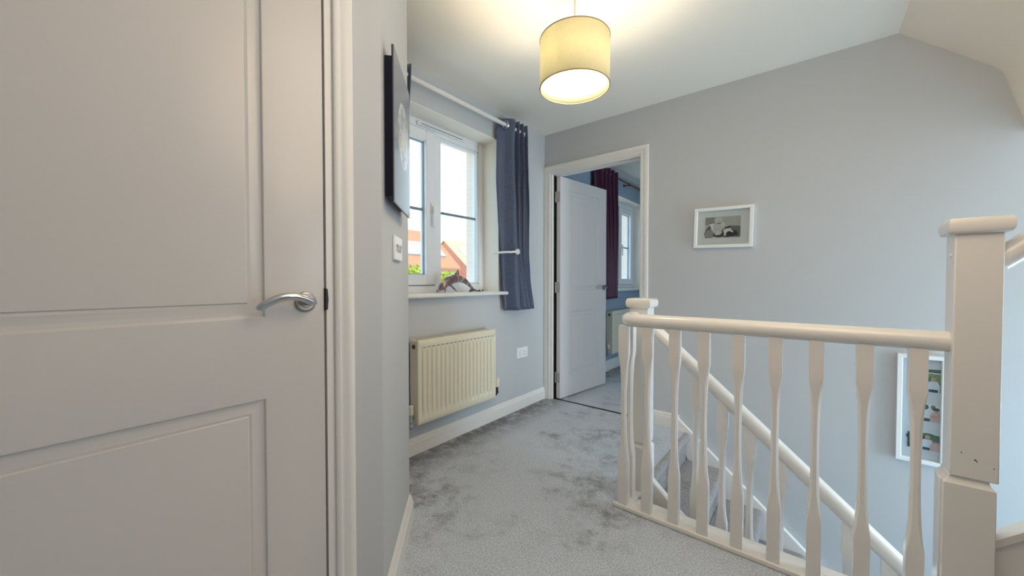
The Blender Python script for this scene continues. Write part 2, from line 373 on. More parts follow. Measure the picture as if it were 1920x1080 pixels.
# ------------------------------------------------------------------ panelled door leaf
def door_leaf(wd, h, t, z0=0.008, panels=((0.205,0.785),(0.98,1.895)), inset=0.139):
    mb = MB(); x0, x1 = inset, wd-inset
    prof = [(0,0),(0.002,-0.001),(0.005,-0.0055),(0.010,-0.0075),(0.016,-0.0075),(0.030,-0.0045),(0.036,-0.0065),(0.0385,-0.003)]
    for face in (0, 1):
        Y = (lambda d: -d) if face == 0 else (lambda d: t + d)      # d<0 = into the door
        zs = [z0]
        for a, b_ in panels: zs += [a, b_]
        zs.append(h)
        def quad(xa, xb, za, zb):
            mb.add([(xa,Y(0),za),(xb,Y(0),za),(xb,Y(0),zb),(xa,Y(0),zb)], [(0,1,2,3)])
        for k in range(len(zs)-1):
            quad(0, x0, zs[k], zs[k+1]); quad(x1, wd, zs[k], zs[k+1])
            if k % 2 == 0: quad(x0, x1, zs[k], zs[k+1])
        for a, b_ in panels:
            rings = [[(x0+i,Y(d),a+i),(x1-i,Y(d),a+i),(x1-i,Y(d),b_-i),(x0+i,Y(d),b_-i)] for i, d in prof]
            mb.loft(rings, caps=False); r = rings[-1]; mb.add(r, [(0,1,2,3)])
    zs2 = [z0] + [q for p_ in panels for q in p_] + [h]
    for k in range(len(zs2)-1):
        a, b_ = zs2[k], zs2[k+1]
        mb.add([(0,0,a),(0,t,a),(0,t,b_),(0,0,b_)], [(0,1,2,3)]); mb.add([(wd,0,a),(wd,t,a),(wd,t,b_),(wd,0,b_)], [(0,1,2,3)])
    for z in (z0, h):
        xs = [0, x0, x1, wd]
        for k in range(3): mb.add([(xs[k],0,z),(xs[k+1],0,z),(xs[k+1],t,z),(xs[k],t,z)], [(0,1,2,3)])
    return mb
def weld(o, d=0.0002):
    bm = bmesh.new(); bm.from_mesh(o.data); bmesh.ops.remove_doubles(bm, verts=bm.verts, dist=d)
    bmesh.ops.recalc_face_normals(bm, faces=bm.faces); bm.to_mesh(o.data); bm.free()
    o.data.set_sharp_from_angle(angle=math.radians(28))
def lever(parent, hx, hz, t, both=True):
    for sgn, off in ((-1, 0.0), (1, t)) if both else ((-1, 0.0),):
        r = MB(); Y = lambda d: off + sgn*d
        r.lathe([(0.0265,Y(0)),(0.0265,Y(0.0045)),(0.025,Y(0.0075)),(0.021,Y(0.0085)),(0.0205,Y(0.0075)),(0.0165,Y(0.0075)),(0.016,Y(0.0088)),(0.012,Y(0.009))], (hx,0,hz), 40, 'y')
        rose = r.build('door_handle', M['steel'], parent, label='round steel rose with a curved chrome lever' if sgn < 0 else None)
        l = MB()
        pts = [(hx,Y(0.006),hz),(hx,Y(0.030),hz)]
        l.tube(pts, 0.0085, 16, up=(1,0,0))
        path, rad = [], []
        for k in range(23):
            s = k/22; x = hx + 0.012 - 0.134*s
            z = hz - 0.004 + 0.024*math.sin(PI*min(1, s*1.02)*0.93) - 0.012*s*s - (0.004 if s > .95 else 0)*0
            d = 0.036 + 0.006*math.sin(PI*s)
            path.append((x, Y(d), z)); rad.append(0.0098*(math.sqrt(max(0.06, 1-((s-0.5)/0.5)**16))))
        l.tube(path, rad, 20)
        l.build('lever', M['chrome'], rose, smooth=50)

d1 = empty('door_1', (XN-0.004, -0.289, 0), PI/2); tag(d1, 'closed white two panel door with curved chrome lever in foreground', 'door', kind='structure')
lf = door_leaf(0.762, 1.994, 0.040); lo = lf.build('door_leaf', M['door'], d1); weld(lo)
lever(d1, 0.714, 1.015, 0.04)
mb = MB(); mb.box(0.758,0.7625,0.008,0.030,0.985,1.045); mb.build('latch_plate', M['dark'], d1)

th = math.radians(7.5)
d2 = empty('door_2', (-1.770, 2.888, 0), math.radians(82.5)); tag(d2, 'open white two panel door leading to the bedroom', 'door', kind='structure')
lo = door_leaf(0.748, 2.002, 0.040).build('door_leaf', M['door'], d2); weld(lo)
lever(d2, 0.700, 1.002, 0.04)
for z in (0.195, 1.01, 1.823):
    mb = MB(); mb.box(-0.003, 0.004, 0.005, 0.056, z-0.045, z+0.045)
    mb.tube([(-0.006,0.047,z-0.048),(-0.006,0.047,z+0.048)], 0.006, 12)
    for q in (-0.028, 0, 0.028): mb.box(-0.0045, -0.003, 0.014, 0.020, z+q-0.003, z+q+0.003)
    mb.build('hinge', M['steel'], d2, label='steel butt hinge')

# ------------------------------------------------------------------ windows
def make_window(name, W, label, XF=-2.07, mull=None, left_sash=True, right_sash=False, bars=True):
    y0, y1, z0, z1 = W
    e = empty(name, (XF, (y0+y1)/2, z0)); tag(e, label, 'window', kind='structure')
    ox, oy, oz = XF, (y0+y1)/2, z0
    def bx(mb, xa, xb, ya, yb, za, zb, m=0): mb.box(xa-ox, xb-ox, ya-oy, yb-oy, za-oz, zb-oz, m)
    fr = MB(); xb, xa = XF, XF-0.068
    F = 0.055
    bx(fr, xa, xb, y0, y0+F, z0, z1); bx(fr, xa, xb, y1-F, y1, z0, z1)
    bx(fr, xa, xb, y0+F, y1-F, z0, z0+0.062); bx(fr, xa, xb, y0+F, y1-F, z1-0.075, z1)
    mc = mull if mull else (y0+y1)/2
    bx(fr, xa, xb, mc-0.034, mc+0.034, z0+0.062, z1-0.075)
    fr.build('window_frame', M['upvc'], e, bevel=0.005, seg=2)
    gl = []
    for side, ya, yb, sash in ((0, y0+F, mc-0.034, left_sash), (1, mc+0.034, y1-F, right_sash)):
        za, zb = z0+0.062, z1-0.075
        if sash:
            s = MB(); S = 0.072; xs0, xs1 = XF-0.062, XF+0.014
            ya2, yb2, za2, zb2 = ya-0.010, yb+0.008, za-0.006, zb+0.010
            bx(s, xs0, xs1, ya2, ya2+S, za2, zb2); bx(s, xs0, xs1, yb2-S, yb2, za2, zb2)
            bx(s, xs0, xs1, ya2+S, yb2-S, za2, za2+S); bx(s, xs0, xs1, ya2+S, yb2-S, zb2-S, zb2)
            so_ = s.build('sash', M['upvc'], e, bevel=0.006, seg=2)
            k = MB(); q = 0.004
            bx(k, XF-0.002, XF+0.0035, ya2-q, yb2+q, za2-q, za2); bx(k, XF-0.002, XF+0.0035, ya2-q, yb2+q, zb2, zb2+q)
            bx(k, XF-0.002, XF+0.0035, ya2-q, ya2, za2, zb2); bx(k, XF-0.002, XF+0.0035, yb2, yb2+q, za2, zb2)
            k.build('sash_seal', M['seal'], so_)
            g0, g1, h0, h1 = ya2+S, yb2-S, za2+S, zb2-S
            # espagnolette handle on the meeting stile
            yh = yb2-S*0.42 if side == 0 else ya2+S*0.42
            h = MB(); zc = z0+0.585
            bx(h, xs1, xs1+0.010, yh-0.012, yh+0.012, zc-0.035, zc+0.035); bx(h, xs1+0.010, xs1+0.032, yh-0.009, yh+0.009, zc-0.01, zc+0.012)
            bx(h, xs1+0.022, xs1+0.034, yh-0.009, yh+0.009, zc-0.135, zc+0.012)
            h.build('window_handle', M['plastic'], so_, bevel=0.004, label='white lever handle')
            par, xg = so_, XF-0.028
        else:
            g0, g1, h0, h1 = ya, yb, za, zb; par, xg = e, XF-0.034
            bd = MB(); q = 0.020
            bx(bd, XF-0.022, XF-0.006, g0, g0+q*0.4, h0, h1); bx(bd, XF-0.022, XF-0.006, g1-q, g1, h0, h1)
            bx(bd, XF-0.022, XF-0.006, g0, g1, h0, h0+q*0.6); bx(bd, XF-0.022, XF-0.006, g0, g1, h1-q*0.6, h1)
            bd.build('glazing_bead', M['upvc'], e, bevel=0.004)
        k = MB(); q = 0.006
        bx(k, xg-0.006, xg+0.008, g0-0.001, g0+q, h0, h1); bx(k, xg-0.006, xg+0.008, g1-q, g1+0.001, h0, h1)
        bx(k, xg-0.006, xg+0.008, g0, g1, h0-0.001, h0+q); bx(k, xg-0.006, xg+0.008, g0, g1, h1-q, h1+0.001)
        k.build('glass_spacer', M['bar'], par)
        p = MB(); bx(p, xg-0.003, xg+0.003, g0, g1, h0, h1); p.build('glass_pane', M['glass'], par)
        if bars:
            zb_ = z0+0.575; q = MB(); bx(q, xg-0.012, xg-0.004, g0, g1, zb_-0.009, zb_+0.009); q.build('glazing_bar', M['bar'], par)
    return e
e1 = make_window('window_1', W1, 'white two light landing window with street view', mull=1.733)
def tv(mb, *a): mb.box(a[0]+2.07, a[1]+2.07, a[2]-(W1[0]+W1[1])/2, a[3]-(W1[0]+W1[1])/2, a[4]-W1[2], a[5]-W1[2])
mb = MB(); tv(mb, -2.07, -2.052, 1.56, 1.99, 2.108, 2.132); mb.build('trickle_vent', M['upvc'], e1, bevel=0.006, seg=3)
mb = MB(); tv(mb, -2.052, -2.0505, 1.585, 1.965, 2.117, 2.121); mb.build('vent_slot', M['seal'], e1)
mb = MB(); tv(mb, XW-0.16, -1.858, 1.20, 2.272, 0.962, 0.988); mb.build('window_sill', M['trimw'], e1, bevel=0.010, seg=3)
for yy in (2.150, 2.187):
    mb = MB(); mb.lathe([(0.007,0),(0.006,0.006),(0.002,0.013)], (0.012, yy-(W1[0]+W1[1])/2, 0.003), 10); mb.build('stay_peg', M['dark'], e1, label='small dark peg')
e2 = make_window('window_2', W2, 'white bedroom window seen through the open doorway', mull=4.86, left_sash=False, right_sash=True)
def tv2(mb, *a): mb.box(a[0]+2.07, a[1]+2.07, a[2]-(W2[0]+W2[1])/2, a[3]-(W2[0]+W2[1])/2, a[4]-W2[2], a[5]-W2[2])
mb = MB(); tv2(mb, XW-0.16, -1.865, 4.30, 5.46, W2[2]-0.022, W2[2]+0.003); mb.build('window_sill', M['trimw'], e2, bevel=0.009, seg=3)

# ------------------------------------------------------------------ radiators
def radiator(name, loc, L, H, label, nfl=18, valve_label=None):
    """local: x = out of the wall, y along, z up; origin at the wall, left bottom of the panel"""
    e = empty(name, loc); tag(e, label, 'radiator')
    D = 0.100
    ny, rows = nfl*8, [0.0, 0.006, 0.030, 0.042, 0.056, 0.075]
    zz = rows + [H*k/10 for k in range(2, 9)] + [H-0.075, H-0.056, H-0.042, H-0.030, H-0.006, H]
    g = MB(); vs = []; mgn = 0.026
    ys = [0, 0.006, mgn*0.8] + [mgn + (L-2*mgn)*k/ny for k in range(ny+1)] + [L-mgn*0.8, L-0.006, L]
    def sm(t): t = max(0, min(1, t)); return t*t*(3-2*t)
    for z in zz:
        for y in ys:
            f = sm((z-0.034)/0.034)*sm((H-0.034-z)/0.034)
            u = (y-mgn)/(L-2*mgn)*nfl
            wv = 0.0
            if 0 < u < nfl:
                fr = abs((u % 1)-0.5)*2            # 0 centre .. 1 edge
                wv = sm((0.78-fr)/0.30)
            x = D - 0.0090*f*(1-wv)
            if z in (0.0, H) or y in (0, L): x = D-0.004
            vs.append((x, y, z))
    n = len(ys); fs = [(r*n+c, r*n+c+1, (r+1)*n+c+1, (r+1)*n+c) for r in range(len(zz)-1) for c in range(n-1)]
    g.add(vs, fs); g.box(D-0.022, D-0.0098, 0, L, 0, H)
    g.build('front_panel', M['radw'], e, smooth=50)
    dd = MB()
    for k in range(nfl):
        yc = mgn+(L-2*mgn)*(k+0.0)/nfl + (L-2*mgn)/nfl*0.5
        dd.box(D-0.0095, D+0.0004, yc-0.0095, yc+0.0095, H-0.047, H-0.042)
    dd.build('flute_shadow_slot', M['radgap'], e)
    bk = MB(); bk.box(0.026, 0.040, 0.01, L-0.01, 0.005, H-0.012)
    for k in range(26):
        y = 0.03+(L-0.06)*k/25; bk.box(0.040, D-0.022, y-0.001, y+0.001, 0.05, H-0.05)
    bk.build('rear_panel', M['radw'], e)
    for yy in (0, L):
        s = MB(); a, b_ = (yy-0.002, yy+0.010) if yy == 0 else (yy-0.010, yy+0.002)
        s.box(0.020, D-0.006, a, b_, 0.004, H-0.006); sp = s.build('side_panel', M['radw'], e, bevel=0.003)
        pl = MB(); sg = -1 if yy == 0 else 1
        pl.lathe([(0.014,yy+sg*0.002),(0.014,yy+sg*0.006),(0.009,yy+sg*0.007),(0.009,yy+sg*0.003),(0.004,yy+sg*0.003)], (0.058,0,H-0.040), 20, 'y'); pl.build('vent_plug', M['bronze'], sp, label='bronze vent plug')
    tg = MB(); tg.box(0.020, D-0.004, 0.002, L-0.002, H-0.008, H-0.003)
    for k in range(34):
        y = 0.03+(L-0.06)*k/33; tg.box(0.034, D-0.026, y-0.003, y+0.003, H-0.003, H+0.0005)
    tg.build('top_grille', M['radw'], e, bevel=0.001)
    # valves: left lockshield, right thermostatic
    v = MB(); y = -0.022
    v.lathe([(0.011,0.030),(0.011,0.050),(0.014,0.052),(0.014,0.068),(0.010,0.070)], (0.055,y,0), 16); v.tube([(0.055,y,0.040),(0.055,0.004,0.040)], 0.010, 14)
    v.tube([(0.055,y,0.034),(0.055,y,-0.008),(0.050,y,-0.022),(0.030,y,-0.026),(0.0,y,-0.026)], 0.0075, 12)
    v.lathe([(0.013,-0.012),(0.013,0.010)], (0.055,y,0), 6)
    va = v.build('lockshield_valve', M['chrome'], e); c = MB(); c.lathe([(0.0145,0.062),(0.0155,0.066),(0.0145,0.112),(0.010,0.116)], (0.055,y,0), 20); c.build('valve_cap', M['radw'], va, label='cream valve cap')
    v = MB(); y = L+0.058
    v.lathe([(0.010,0.010),(0.013,0.014),(0.013,0.030),(0.009,0.034),(0.009,0.046),(0.013,0.048),(0.013,0.060)], (0.055,y,0), 16)
    v.tube([(0.055,y,0.024),(0.055,L-0.004,0.024)], 0.010, 14)
    v.tube([(0.055,y,0.020),(0.055,y,0.004),(0.045,y-0.012,-0.010),(0.02,y-0.10,-0.022),(0.0,y-0.20,-0.024)], 0.0065, 12)
    tv_ = v.build('thermostat_valve', M['dark'], e); c = MB(); c.lathe([(0.015,0.058),(0.019,0.064),(0.0195,0.100),(0.019,0.118),(0.015,0.128),(0.006,0.130)], (0.055,y,0), 24); c.build('valve_head', M['radw'], tv_, label='cream thermostatic valve head', smooth=30)
    return e
radiator('radiator', (XW, 1.372, 0.212), 0.694, 0.504, 'cream panel radiator under the landing window')
radiator('radiator', (XW, 4.115, 0.215), 0.70, 0.50, 'radiator behind the banister corner in the bedroom doorway')

# ------------------------------------------------------------------ curtains, pole, holdback
def curtain(name, loc, ztop, zbot, edge, xprof, nf, mat_, label, cat='curtain', ns=150, nz=44, lead=0.35, squeeze=None, group=None):
    """edge(z)->(y0,y1); folds: phase 0..pi over the first 'lead' of the width, then (nf) more half turns"""
    e = empty(name, loc); tag(e, label, cat, group)
    g = MB(); vs = []
    for r in range(nz+1):
        t = r/nz; z = ztop+(zbot-ztop)*t; y0, y1 = edge(z); xc, amp = xprof(z)
        for k in range(ns+1):
            s = k/ns
            ph = PI*s/lead if s < lead else PI*(1+(s-lead)/(1-lead)*nf)
            if s < lead: xc_ = xc + 0.016*math.sin(3*PI*s/lead+0.6)*min(1, (ztop-z)*3)
            else: xc_ = xc
            yy = y0+(y1-y0)*s + 0.010*math.sin(ph*2+z*2.0)*min(1, (ztop-z)*2)
            xx = xc_ - amp*math.cos(ph) + 0.006*math.sin(3.1*z+s*9)*min(1, (ztop-z)*2)
            vs.append((xx-loc[0], yy-loc[1], z-loc[2]))
    n = ns+1; g.add(vs, [(r*n+c, r*n+c+1, (r+1)*n+c+1, (r+1)*n+c) for r in range(nz) for c in range(ns)])
    g.build('cloth', mat_, e, smooth=70, solid=0.003)
    return e
def lerp(z, pts):
    for (za, a), (zb, b_) in zip(pts, pts[1:]):
        if za >= z >= zb:
            t = (za-z)/(za-zb) if za != zb else 0; t = t*t*(3-2*t)*0.6+t*0.4
            return a+(b_-a)*t
    return pts[-1][1] if z < pts[-1][0] else pts[0][1]
def edge_r(z):
    return (lerp(z, [(2.31,2.165),(2.2,2.146),(1.9,2.142),(1.55,2.160),(1.30,2.186),(1.1,2.196),(0.84,2.222)]),
            lerp(z, [(2.31,2.430),(2.2,2.440),(1.9,2.450),(1.55,2.462),(1.30,2.470),(1.1,2.49),(0.84,2.545)]))
def xp_r(z):
    return (lerp(z, [(2.31,-1.835),(1.8,-1.840),(1.30,-1.846),(0.84,-1.848)]), lerp(z, [(2.31,0.040),(1.8,0.040),(1.30,0.030),(0.84,0.036)]))
c1 = curtain('curtain', (-1.83, 2.30, 0.84), 2.306, 0.838, edge_r, xp_r, 6, M['curtain'], 'slate blue curtain gathered at the window, right of the dolphin', group='landing curtains', lead=0.42)
def edge_l(z): return (lerp(z, [(2.31,1.06),(0.84,1.03)]), lerp(z, [(2.31,1.352),(1.9,1.33),(1.3,1.27),(0.84,1.30)]))
c2 = curtain('curtain', (-1.83, 1.20, 0.84), 2.306, 0.838, edge_l, lambda z: (-1.838, 0.036), 7, M['curtain'], 'dark slate curtain edge beside the moon picture', group='landing curtains')
def edge_b(z): return (lerp(z, [(2.34,3.74),(0.86,3.76)]), lerp(z, [(2.34,4.265),(0.86,4.275)]))
c3 = curtain('curtain', (-1.83, 4.0, 0.86), 2.335, 0.864, edge_b, lambda z: (-1.835, 0.038), 9, M['purple'], 'plum curtain in the bedroom behind the open door', lead=0.12)
# eyelet rings on the landing curtain
def ring_mesh(c, R, r, n=24, k=8):
    mb = MB(); rings = []
    for i in range(n+1):
        a = 2*PI*i/n
        rings.append([(c[0]+(R+r*math.cos(2*PI*j/k))*math.cos(a), c[1]+r*math.sin(2*PI*j/k), c[2]+(R+r*math.cos(2*PI*j/k))*math.sin(a)) for j in range(k)])
    mb.loft(rings, caps=False); return mb
ZR = 2.248
for yy in (2.198,): ring_mesh((0, yy-2.30, ZR-0.84), 0.026, 0.006).build('eyelet', M['chrome'], c1)

def pole(name, y0, y1, z, x, r, m, label, finial=True, brackets=(), bm_=None):
    e = empty(name, (x, (y0+y1)/2, z)); tag(e, label, 'curtain pole'); oy = (y0+y1)/2
    mb = MB(); mb.tube([(0,y0-oy,0),(0,y1-oy,0)], r, 18); mb.build('pole', m, e)
    if finial:
        for yy, sg in ((y0,-1),(y1,1)):
            mb = MB(); mb.lathe([(r*1.1,yy-oy),(r*1.25,yy-oy+sg*0.004),(r*1.25,yy-oy+sg*0.012),(r*1.0,yy-oy+sg*0.016)], (0,0,0), 20, 'y'); mb.build('finial', m, e)
    for yy in brackets:
        mb = MB(); mb.tube([(XW-x,yy-oy,-0.004),(-0.02,yy-oy,-0.004),(0,yy-oy,-r-0.004),(0.012,yy-oy,-r)], 0.007, 10)
        mb.lathe([(0.022,XW-x),(0.022,XW-x+0.006),(0.012,XW-x+0.010)], (0,yy-oy,-0.004), 18, 'x'); mb.build('bracket', bm_ or m, e)
    return e
pole('curtain_pole', 1.04, 2.440, ZR, -1.83, 0.0145, M['rail'], 'white curtain pole above the landing window', brackets=(1.20, 2.425))
pole('curtain_pole', 3.70, 5.60, 2.288, -1.83, 0.011, M['copperwood'], 'thin copper brown pole over the bedroom window', brackets=(4.66,))
# holdback
hb = empty('curtain_holdback', (XW, 2.20, 1.285)); tag(hb, 'white hook with round knob holding back the blue curtain', 'holdback')
mb = MB()
path = [(0.002,-0.030,0.0)]
for k in range(9):
    a = PI*k/8*0.5; path.append((0.104+0.030*math.sin(a), -0.030+0.030*(1-math.cos(a)), 0.0))
path += [(0.135,0.02,0.004),(0.136,0.058,0.006)]
mb.tube(path, 0.0085, 14); mb.build('hook_arm', M['plastic'], hb)
mb = MB(); mb.lathe([(0.010,0.124),(0.020,0.128),(0.0225,0.134),(0.0225,0.141),(0.020,0.146),(0.008,0.148)], (0,0.072,0.008), 28, 'x'); mb.build('knob', M['rail'], hb)
mb = MB(); mb.lathe([(0.012,0.0),(0.012,0.004),(0.008,0.010)], (0,-0.030,0), 20, 'x'); mb.build('wall_plate', M['plastic'], hb)

# ------------------------------------------------------------------ dolphin on the sill
dm = bpy.data.materials.new('agate_dolphin_glaze'); dm.use_nodes = True
nt = dm.node_tree; b = nt.nodes['Principled BSDF']; b.inputs['Roughness'].default_value = 0.15; b.inputs['Coat Weight'].default_value = 0.5
tc = nt.nodes.new('ShaderNodeTexCoord'); wv = nt.nodes.new('ShaderNodeTexNoise'); mp = nt.nodes.new('ShaderNodeMapping'); mp.inputs['Scale'].default_value = (4, 26, 5)
wv.inputs['Scale'].default_value = 1.0; wv.inputs['Detail'].default_value = 5; nt.links.new(tc.outputs['Object'], mp.inputs[0]); nt.links.new(mp.outputs[0], wv.inputs['Vector'])
cr = nt.nodes.new('ShaderNodeValToRGB'); nt.links.new(wv.outputs['Fac'], cr.inputs[0])
cr.color_ramp.elements[0].position = 0.32; cr.color_ramp.elements[0].color = srgb(58,44,52)
cr.color_ramp.elements[1].position = 0.68; cr.color_ramp.elements[1].color = srgb(206,180,130)
for p_, c_ in ((0.40, srgb(112,66,44)), (0.47, srgb(150,146,160)), (0.53, srgb(120,74,50)), (0.60, srgb(90,88,110))):
    q = cr.color_ramp.elements.new(p_); q.color = c_
nt.links.new(cr.outputs[0], b.inputs['Base Color'])
dob = empty('dolphin_figurine', (-1.945, 1.80, 0.988)); tag(dob, 'small leaping dolphin ornament in striped brown and grey on window sill', 'figurine')
spine = [(-0.178,0.010,0.004,0.004),(-0.165,0.017,0.008,0.008),(-0.150,0.026,0.012,0.012),(-0.138,0.036,0.020,0.021),(-0.115,0.055,0.026,0.028),(-0.08,0.078,0.030,0.032),(-0.04,0.093,0.031,0.033),(0.0,0.098,0.029,0.030),(0.04,0.094,0.024,0.025),(0.08,0.082,0.018,0.019),(0.115,0.060,0.012,0.014),(0.145,0.036,0.008,0.010),(0.165,0.018,0.006,0.007),(0.172,0.010,0.004,0.004)]
mb = MB(); rings = []
for i, (y, z, rx, rz) in enumerate(spine):
    a = spine[max(0,i-1)]; c_ = spine[min(len(spine)-1,i+1)]
    t = Vector((0, c_[0]-a[0], c_[1]-a[1])).normalized(); nrm = Vector((0,-t.z,t.y))
    rings.append([tuple(Vector((0,y,z)) + Vector((1,0,0))*rx*math.cos(2*PI*k/20) + nrm*rz*math.sin(2*PI*k/20)) for k in range(20)])
mb.loft(rings)
body = mb.build('body', dm, dob, smooth=80)
def fin(pts, thick, name, ax=0.0):
    """pts in (y,z) outline; leaned sideways by ax; thin lens section"""
    mb = MB(); n = len(pts); cy = sum(p[0] for p in pts)/n; cz = sum(p[1] for p in pts)/n
    z_top = max(p[1] for p in pts)
    def P_(y, z, o): return ((z_top-z)*ax + o, y, z)
    vs = [P_(y, z, 0) for y, z in pts] + [P_(cy, cz, thick), P_(cy, cz, -thick)]
    fs = [(i, (i+1) % n, n) for i in range(n)] + [((i+1) % n, i, n+1) for i in range(n)]
    mb.add(vs, fs); return mb.build(name, dm, dob, smooth=60)
fin([(-0.038,0.116),(-0.012,0.134),(0.004,0.152),(0.016,0.164),(0.021,0.150),(0.026,0.118),(0.0,0.108)], 0.006, 'dorsal_fin')
fin([(-0.075,0.055),(-0.045,0.055),(-0.030,0.030),(-0.012,0.006),(-0.010,0.001),(-0.028,0.010),(-0.052,0.030)], 0.005, 'pectoral_fin', 0.55)
fin([(-0.105,0.050),(-0.085,0.050),(-0.083,0.025),(-0.078,0.001),(-0.088,0.006),(-0.104,0.028)], 0.005, 'pectoral_fin', -0.55)
fl_ = MB(); fl_.add([(0,0.150,0.034),(0.030,0.172,0.014),(0.058,0.205,0.001),(0.028,0.190,0.003),(0,0.176,0.008),(-0.022,0.168,0.002),(-0.045,0.165,0.001),(-0.025,0.155,0.018),(0,0.165,0.026),(0,0.160,0.008)],
    [(0,1,8),(1,2,3),(1,3,8),(3,4,8),(4,5,8),(5,6,7),(5,7,8),(7,0,8),(1,0,9),(2,1,3),(3,1,9),(4,3,9),(5,4,9),(7,6,5),(7,5,9),(0,7,9)])
fl_.build('tail_fluke', dm, dob, smooth=60)
for sx in (-1, 1):
    mb = MB(); mb.lathe([(0.0008,0.0),(0.0028,0.0015),(0.0028,0.003),(0.0008,0.0045)], (sx*0.0175-0.002,-0.146,0.035), 10, 'x')
    mb.build('eye', M['dark'], dob)

# ------------------------------------------------------------------ pictures, switches, sockets
# splayed wall frame: local x along the wall (away from the viewer), -y out of the wall
angd = math.atan2(uy, ux)
def dl_empty(name, t, z):
    e = empty(name, (XN+ux*t, 0.646+uy*t, z)); e.rotation_euler = (0, 0, angd); return e   # local +x along wall; local +y -> ?
# local +y after rotation = (-uy, ux): points into the wall (away from the landing); so -y is out of the wall
moon = bpy.data.materials.new('moon_print'); moon.use_nodes = True
nt = moon.node_tree; b = nt.nodes['Principled BSDF']; L_ = nt.links.new
b.inputs['Roughness'].default_value = 0.22; b.inputs['Coat Weight'].default_value = 0.6; b.inputs['Coat Roughness'].default_value = 0.12
tc = nt.nodes.new('ShaderNodeTexCoord'); mp = nt.nodes.new('ShaderNodeMapping'); mp.inputs['Location'].default_value = (-0.02, 0, -0.02); L_(tc.outputs['Object'], mp.inputs[0])
sp = nt.nodes.new('ShaderNodeSeparateXYZ'); L_(mp.outputs[0], sp.inputs[0]); cb = nt.nodes.new('ShaderNodeCombineXYZ'); L_(sp.outputs['X'], cb.inputs['X']); L_(sp.outputs['Z'], cb.inputs['Y'])
ln = nt.nodes.new('ShaderNodeVectorMath'); ln.operation = 'LENGTH'; L_(cb.outputs[0], ln.inputs[0])
mr = nt.nodes.new('ShaderNodeMapRange'); mr.inputs['From Min'].default_value = 0.108; mr.inputs['From Max'].default_value = 0.118; mr.inputs['To Min'].default_value = 1; mr.inputs['To Max'].default_value = 0; L_(ln.outputs['Value'], mr.inputs['Value'])
ns_ = nt.nodes.new('ShaderNodeTexNoise'); ns_.inputs['Scale'].default_value = 16; ns_.inputs['Detail'].default_value = 6; L_(tc.outputs['Object'], ns_.inputs['Vector'])
cr = nt.nodes.new('ShaderNodeValToRGB'); cr.color_ramp.elements[0].color = srgb(150,150,156); cr.color_ramp.elements[1].color = srgb(245,243,238); cr.color_ramp.elements[0].position = 0.35; cr.color_ramp.elements[1].position = 0.6; L_(ns_.outputs['Fac'], cr.inputs[0])
mx = nt.nodes.new('ShaderNodeMix'); mx.data_type = 'RGBA'; mx.inputs[6].default_value = srgb(120,121,130); L_(mr.outputs['Result'], mx.inputs[0]); L_(cr.outputs[0], mx.inputs[7]); L_(mx.outputs[2], b.inputs['Base Color'])
navy = mat('navy_backing', srgb(30,34,62), 0.6)
art = dl_empty('wall_art', 0.187, 1.562); tag(art, 'tall glossy grey moon print standing off the wall above the switch', 'picture')
mb = MB(); mb.box(-0.160, 0.160, -0.034, -0.030, -0.243, 0.243); mb.build('print_panel', moon, art)
mb = MB(); mb.box(-0.1602, 0.1602, -0.0302, -0.027, -0.2432, 0.2432); mb.build('panel_edge', M['dark'], art)
mb = MB(); mb.box(-0.135, 0.138, -0.0275, -0.001, -0.222, 0.222); mb.build('standoff_frame', navy, art)

sw = dl_empty('light_switch', 0.236, 1.187); tag(sw, 'white three rocker light switch below the moon picture', 'switch')
mb = MB(); mb.box(-0.073, 0.073, -0.010, 0, -0.043, 0.043); mb.build('plate', M['plastic'], sw, bevel=0.003)
for k, xx in enumerate((-0.036, 0.0, 0.036)):
    dn = 1 if k % 2 == 0 else -1
    mb = MB(); mb.prism([(-0.0095,-0.0135),(-0.0130 if dn < 0 else -0.0102,-0.0135),(-0.0108,0.0),(-0.0130 if dn > 0 else -0.0102,0.0135),(-0.0095,0.0135)], 'x', xx-0.010, xx+0.010)
    mb.build('rocker', M['rocker'], sw, label='grey rocker')

sk = empty('wall_socket', (XW, 2.504, 0.469)); tag(sk, 'white double power socket right of the landing radiator', 'socket')
mb = MB(); mb.box(0, 0.010, -0.074, 0.074, -0.044, 0.044); pl = mb.build('plate', M['plastic'], sk, bevel=0.003)
for yy in (-0.037, 0.037):
    mb = MB()
    for dy, dz, a, c_ in ((0, 0.004, 0.002, 0.004), (-0.011, -0.018, 0.0035, 0.002), (0.011, -0.018, 0.0035, 0.002)):
        mb.box(0.0098, 0.0106, yy+dy-a, yy+dy+a, dz-c_, dz+c_)
    mb.build('pin_slots', M['dark'], sk)
    mb = MB(); s2 = 0.020 if yy < 0 else -0.020
    mb.prism([(0.0095,0.018),(0.0135,0.018),(0.0115,0.026),(0.0115,0.034),(0.0095,0.034)], 'y', yy*0.42-0.006, yy*0.42+0.006); mb.build('rocker', M['plastic'], sk)

def flatmats(*cols): return [mat('photo_ink', srgb(*c), 0.5) for c in cols]
def poly_layer(mb, pts, lay, m, w_, h_, cx=0, cz=0):
    """pts in 0..1 picture coords -> local x,z on a plane facing -y"""
    mb.add([(cx+(u-0.5)*w_, -0.00025*lay, cz+(v-0.5)*h_) for u, v in pts], [tuple(range(len(pts)))], m)
def disc(cu, cv, ru, rv, n=18): return [(cu+ru*math.cos(2*PI*k/n), cv+rv*math.sin(2*PI*k/n)) for k in range(n)]

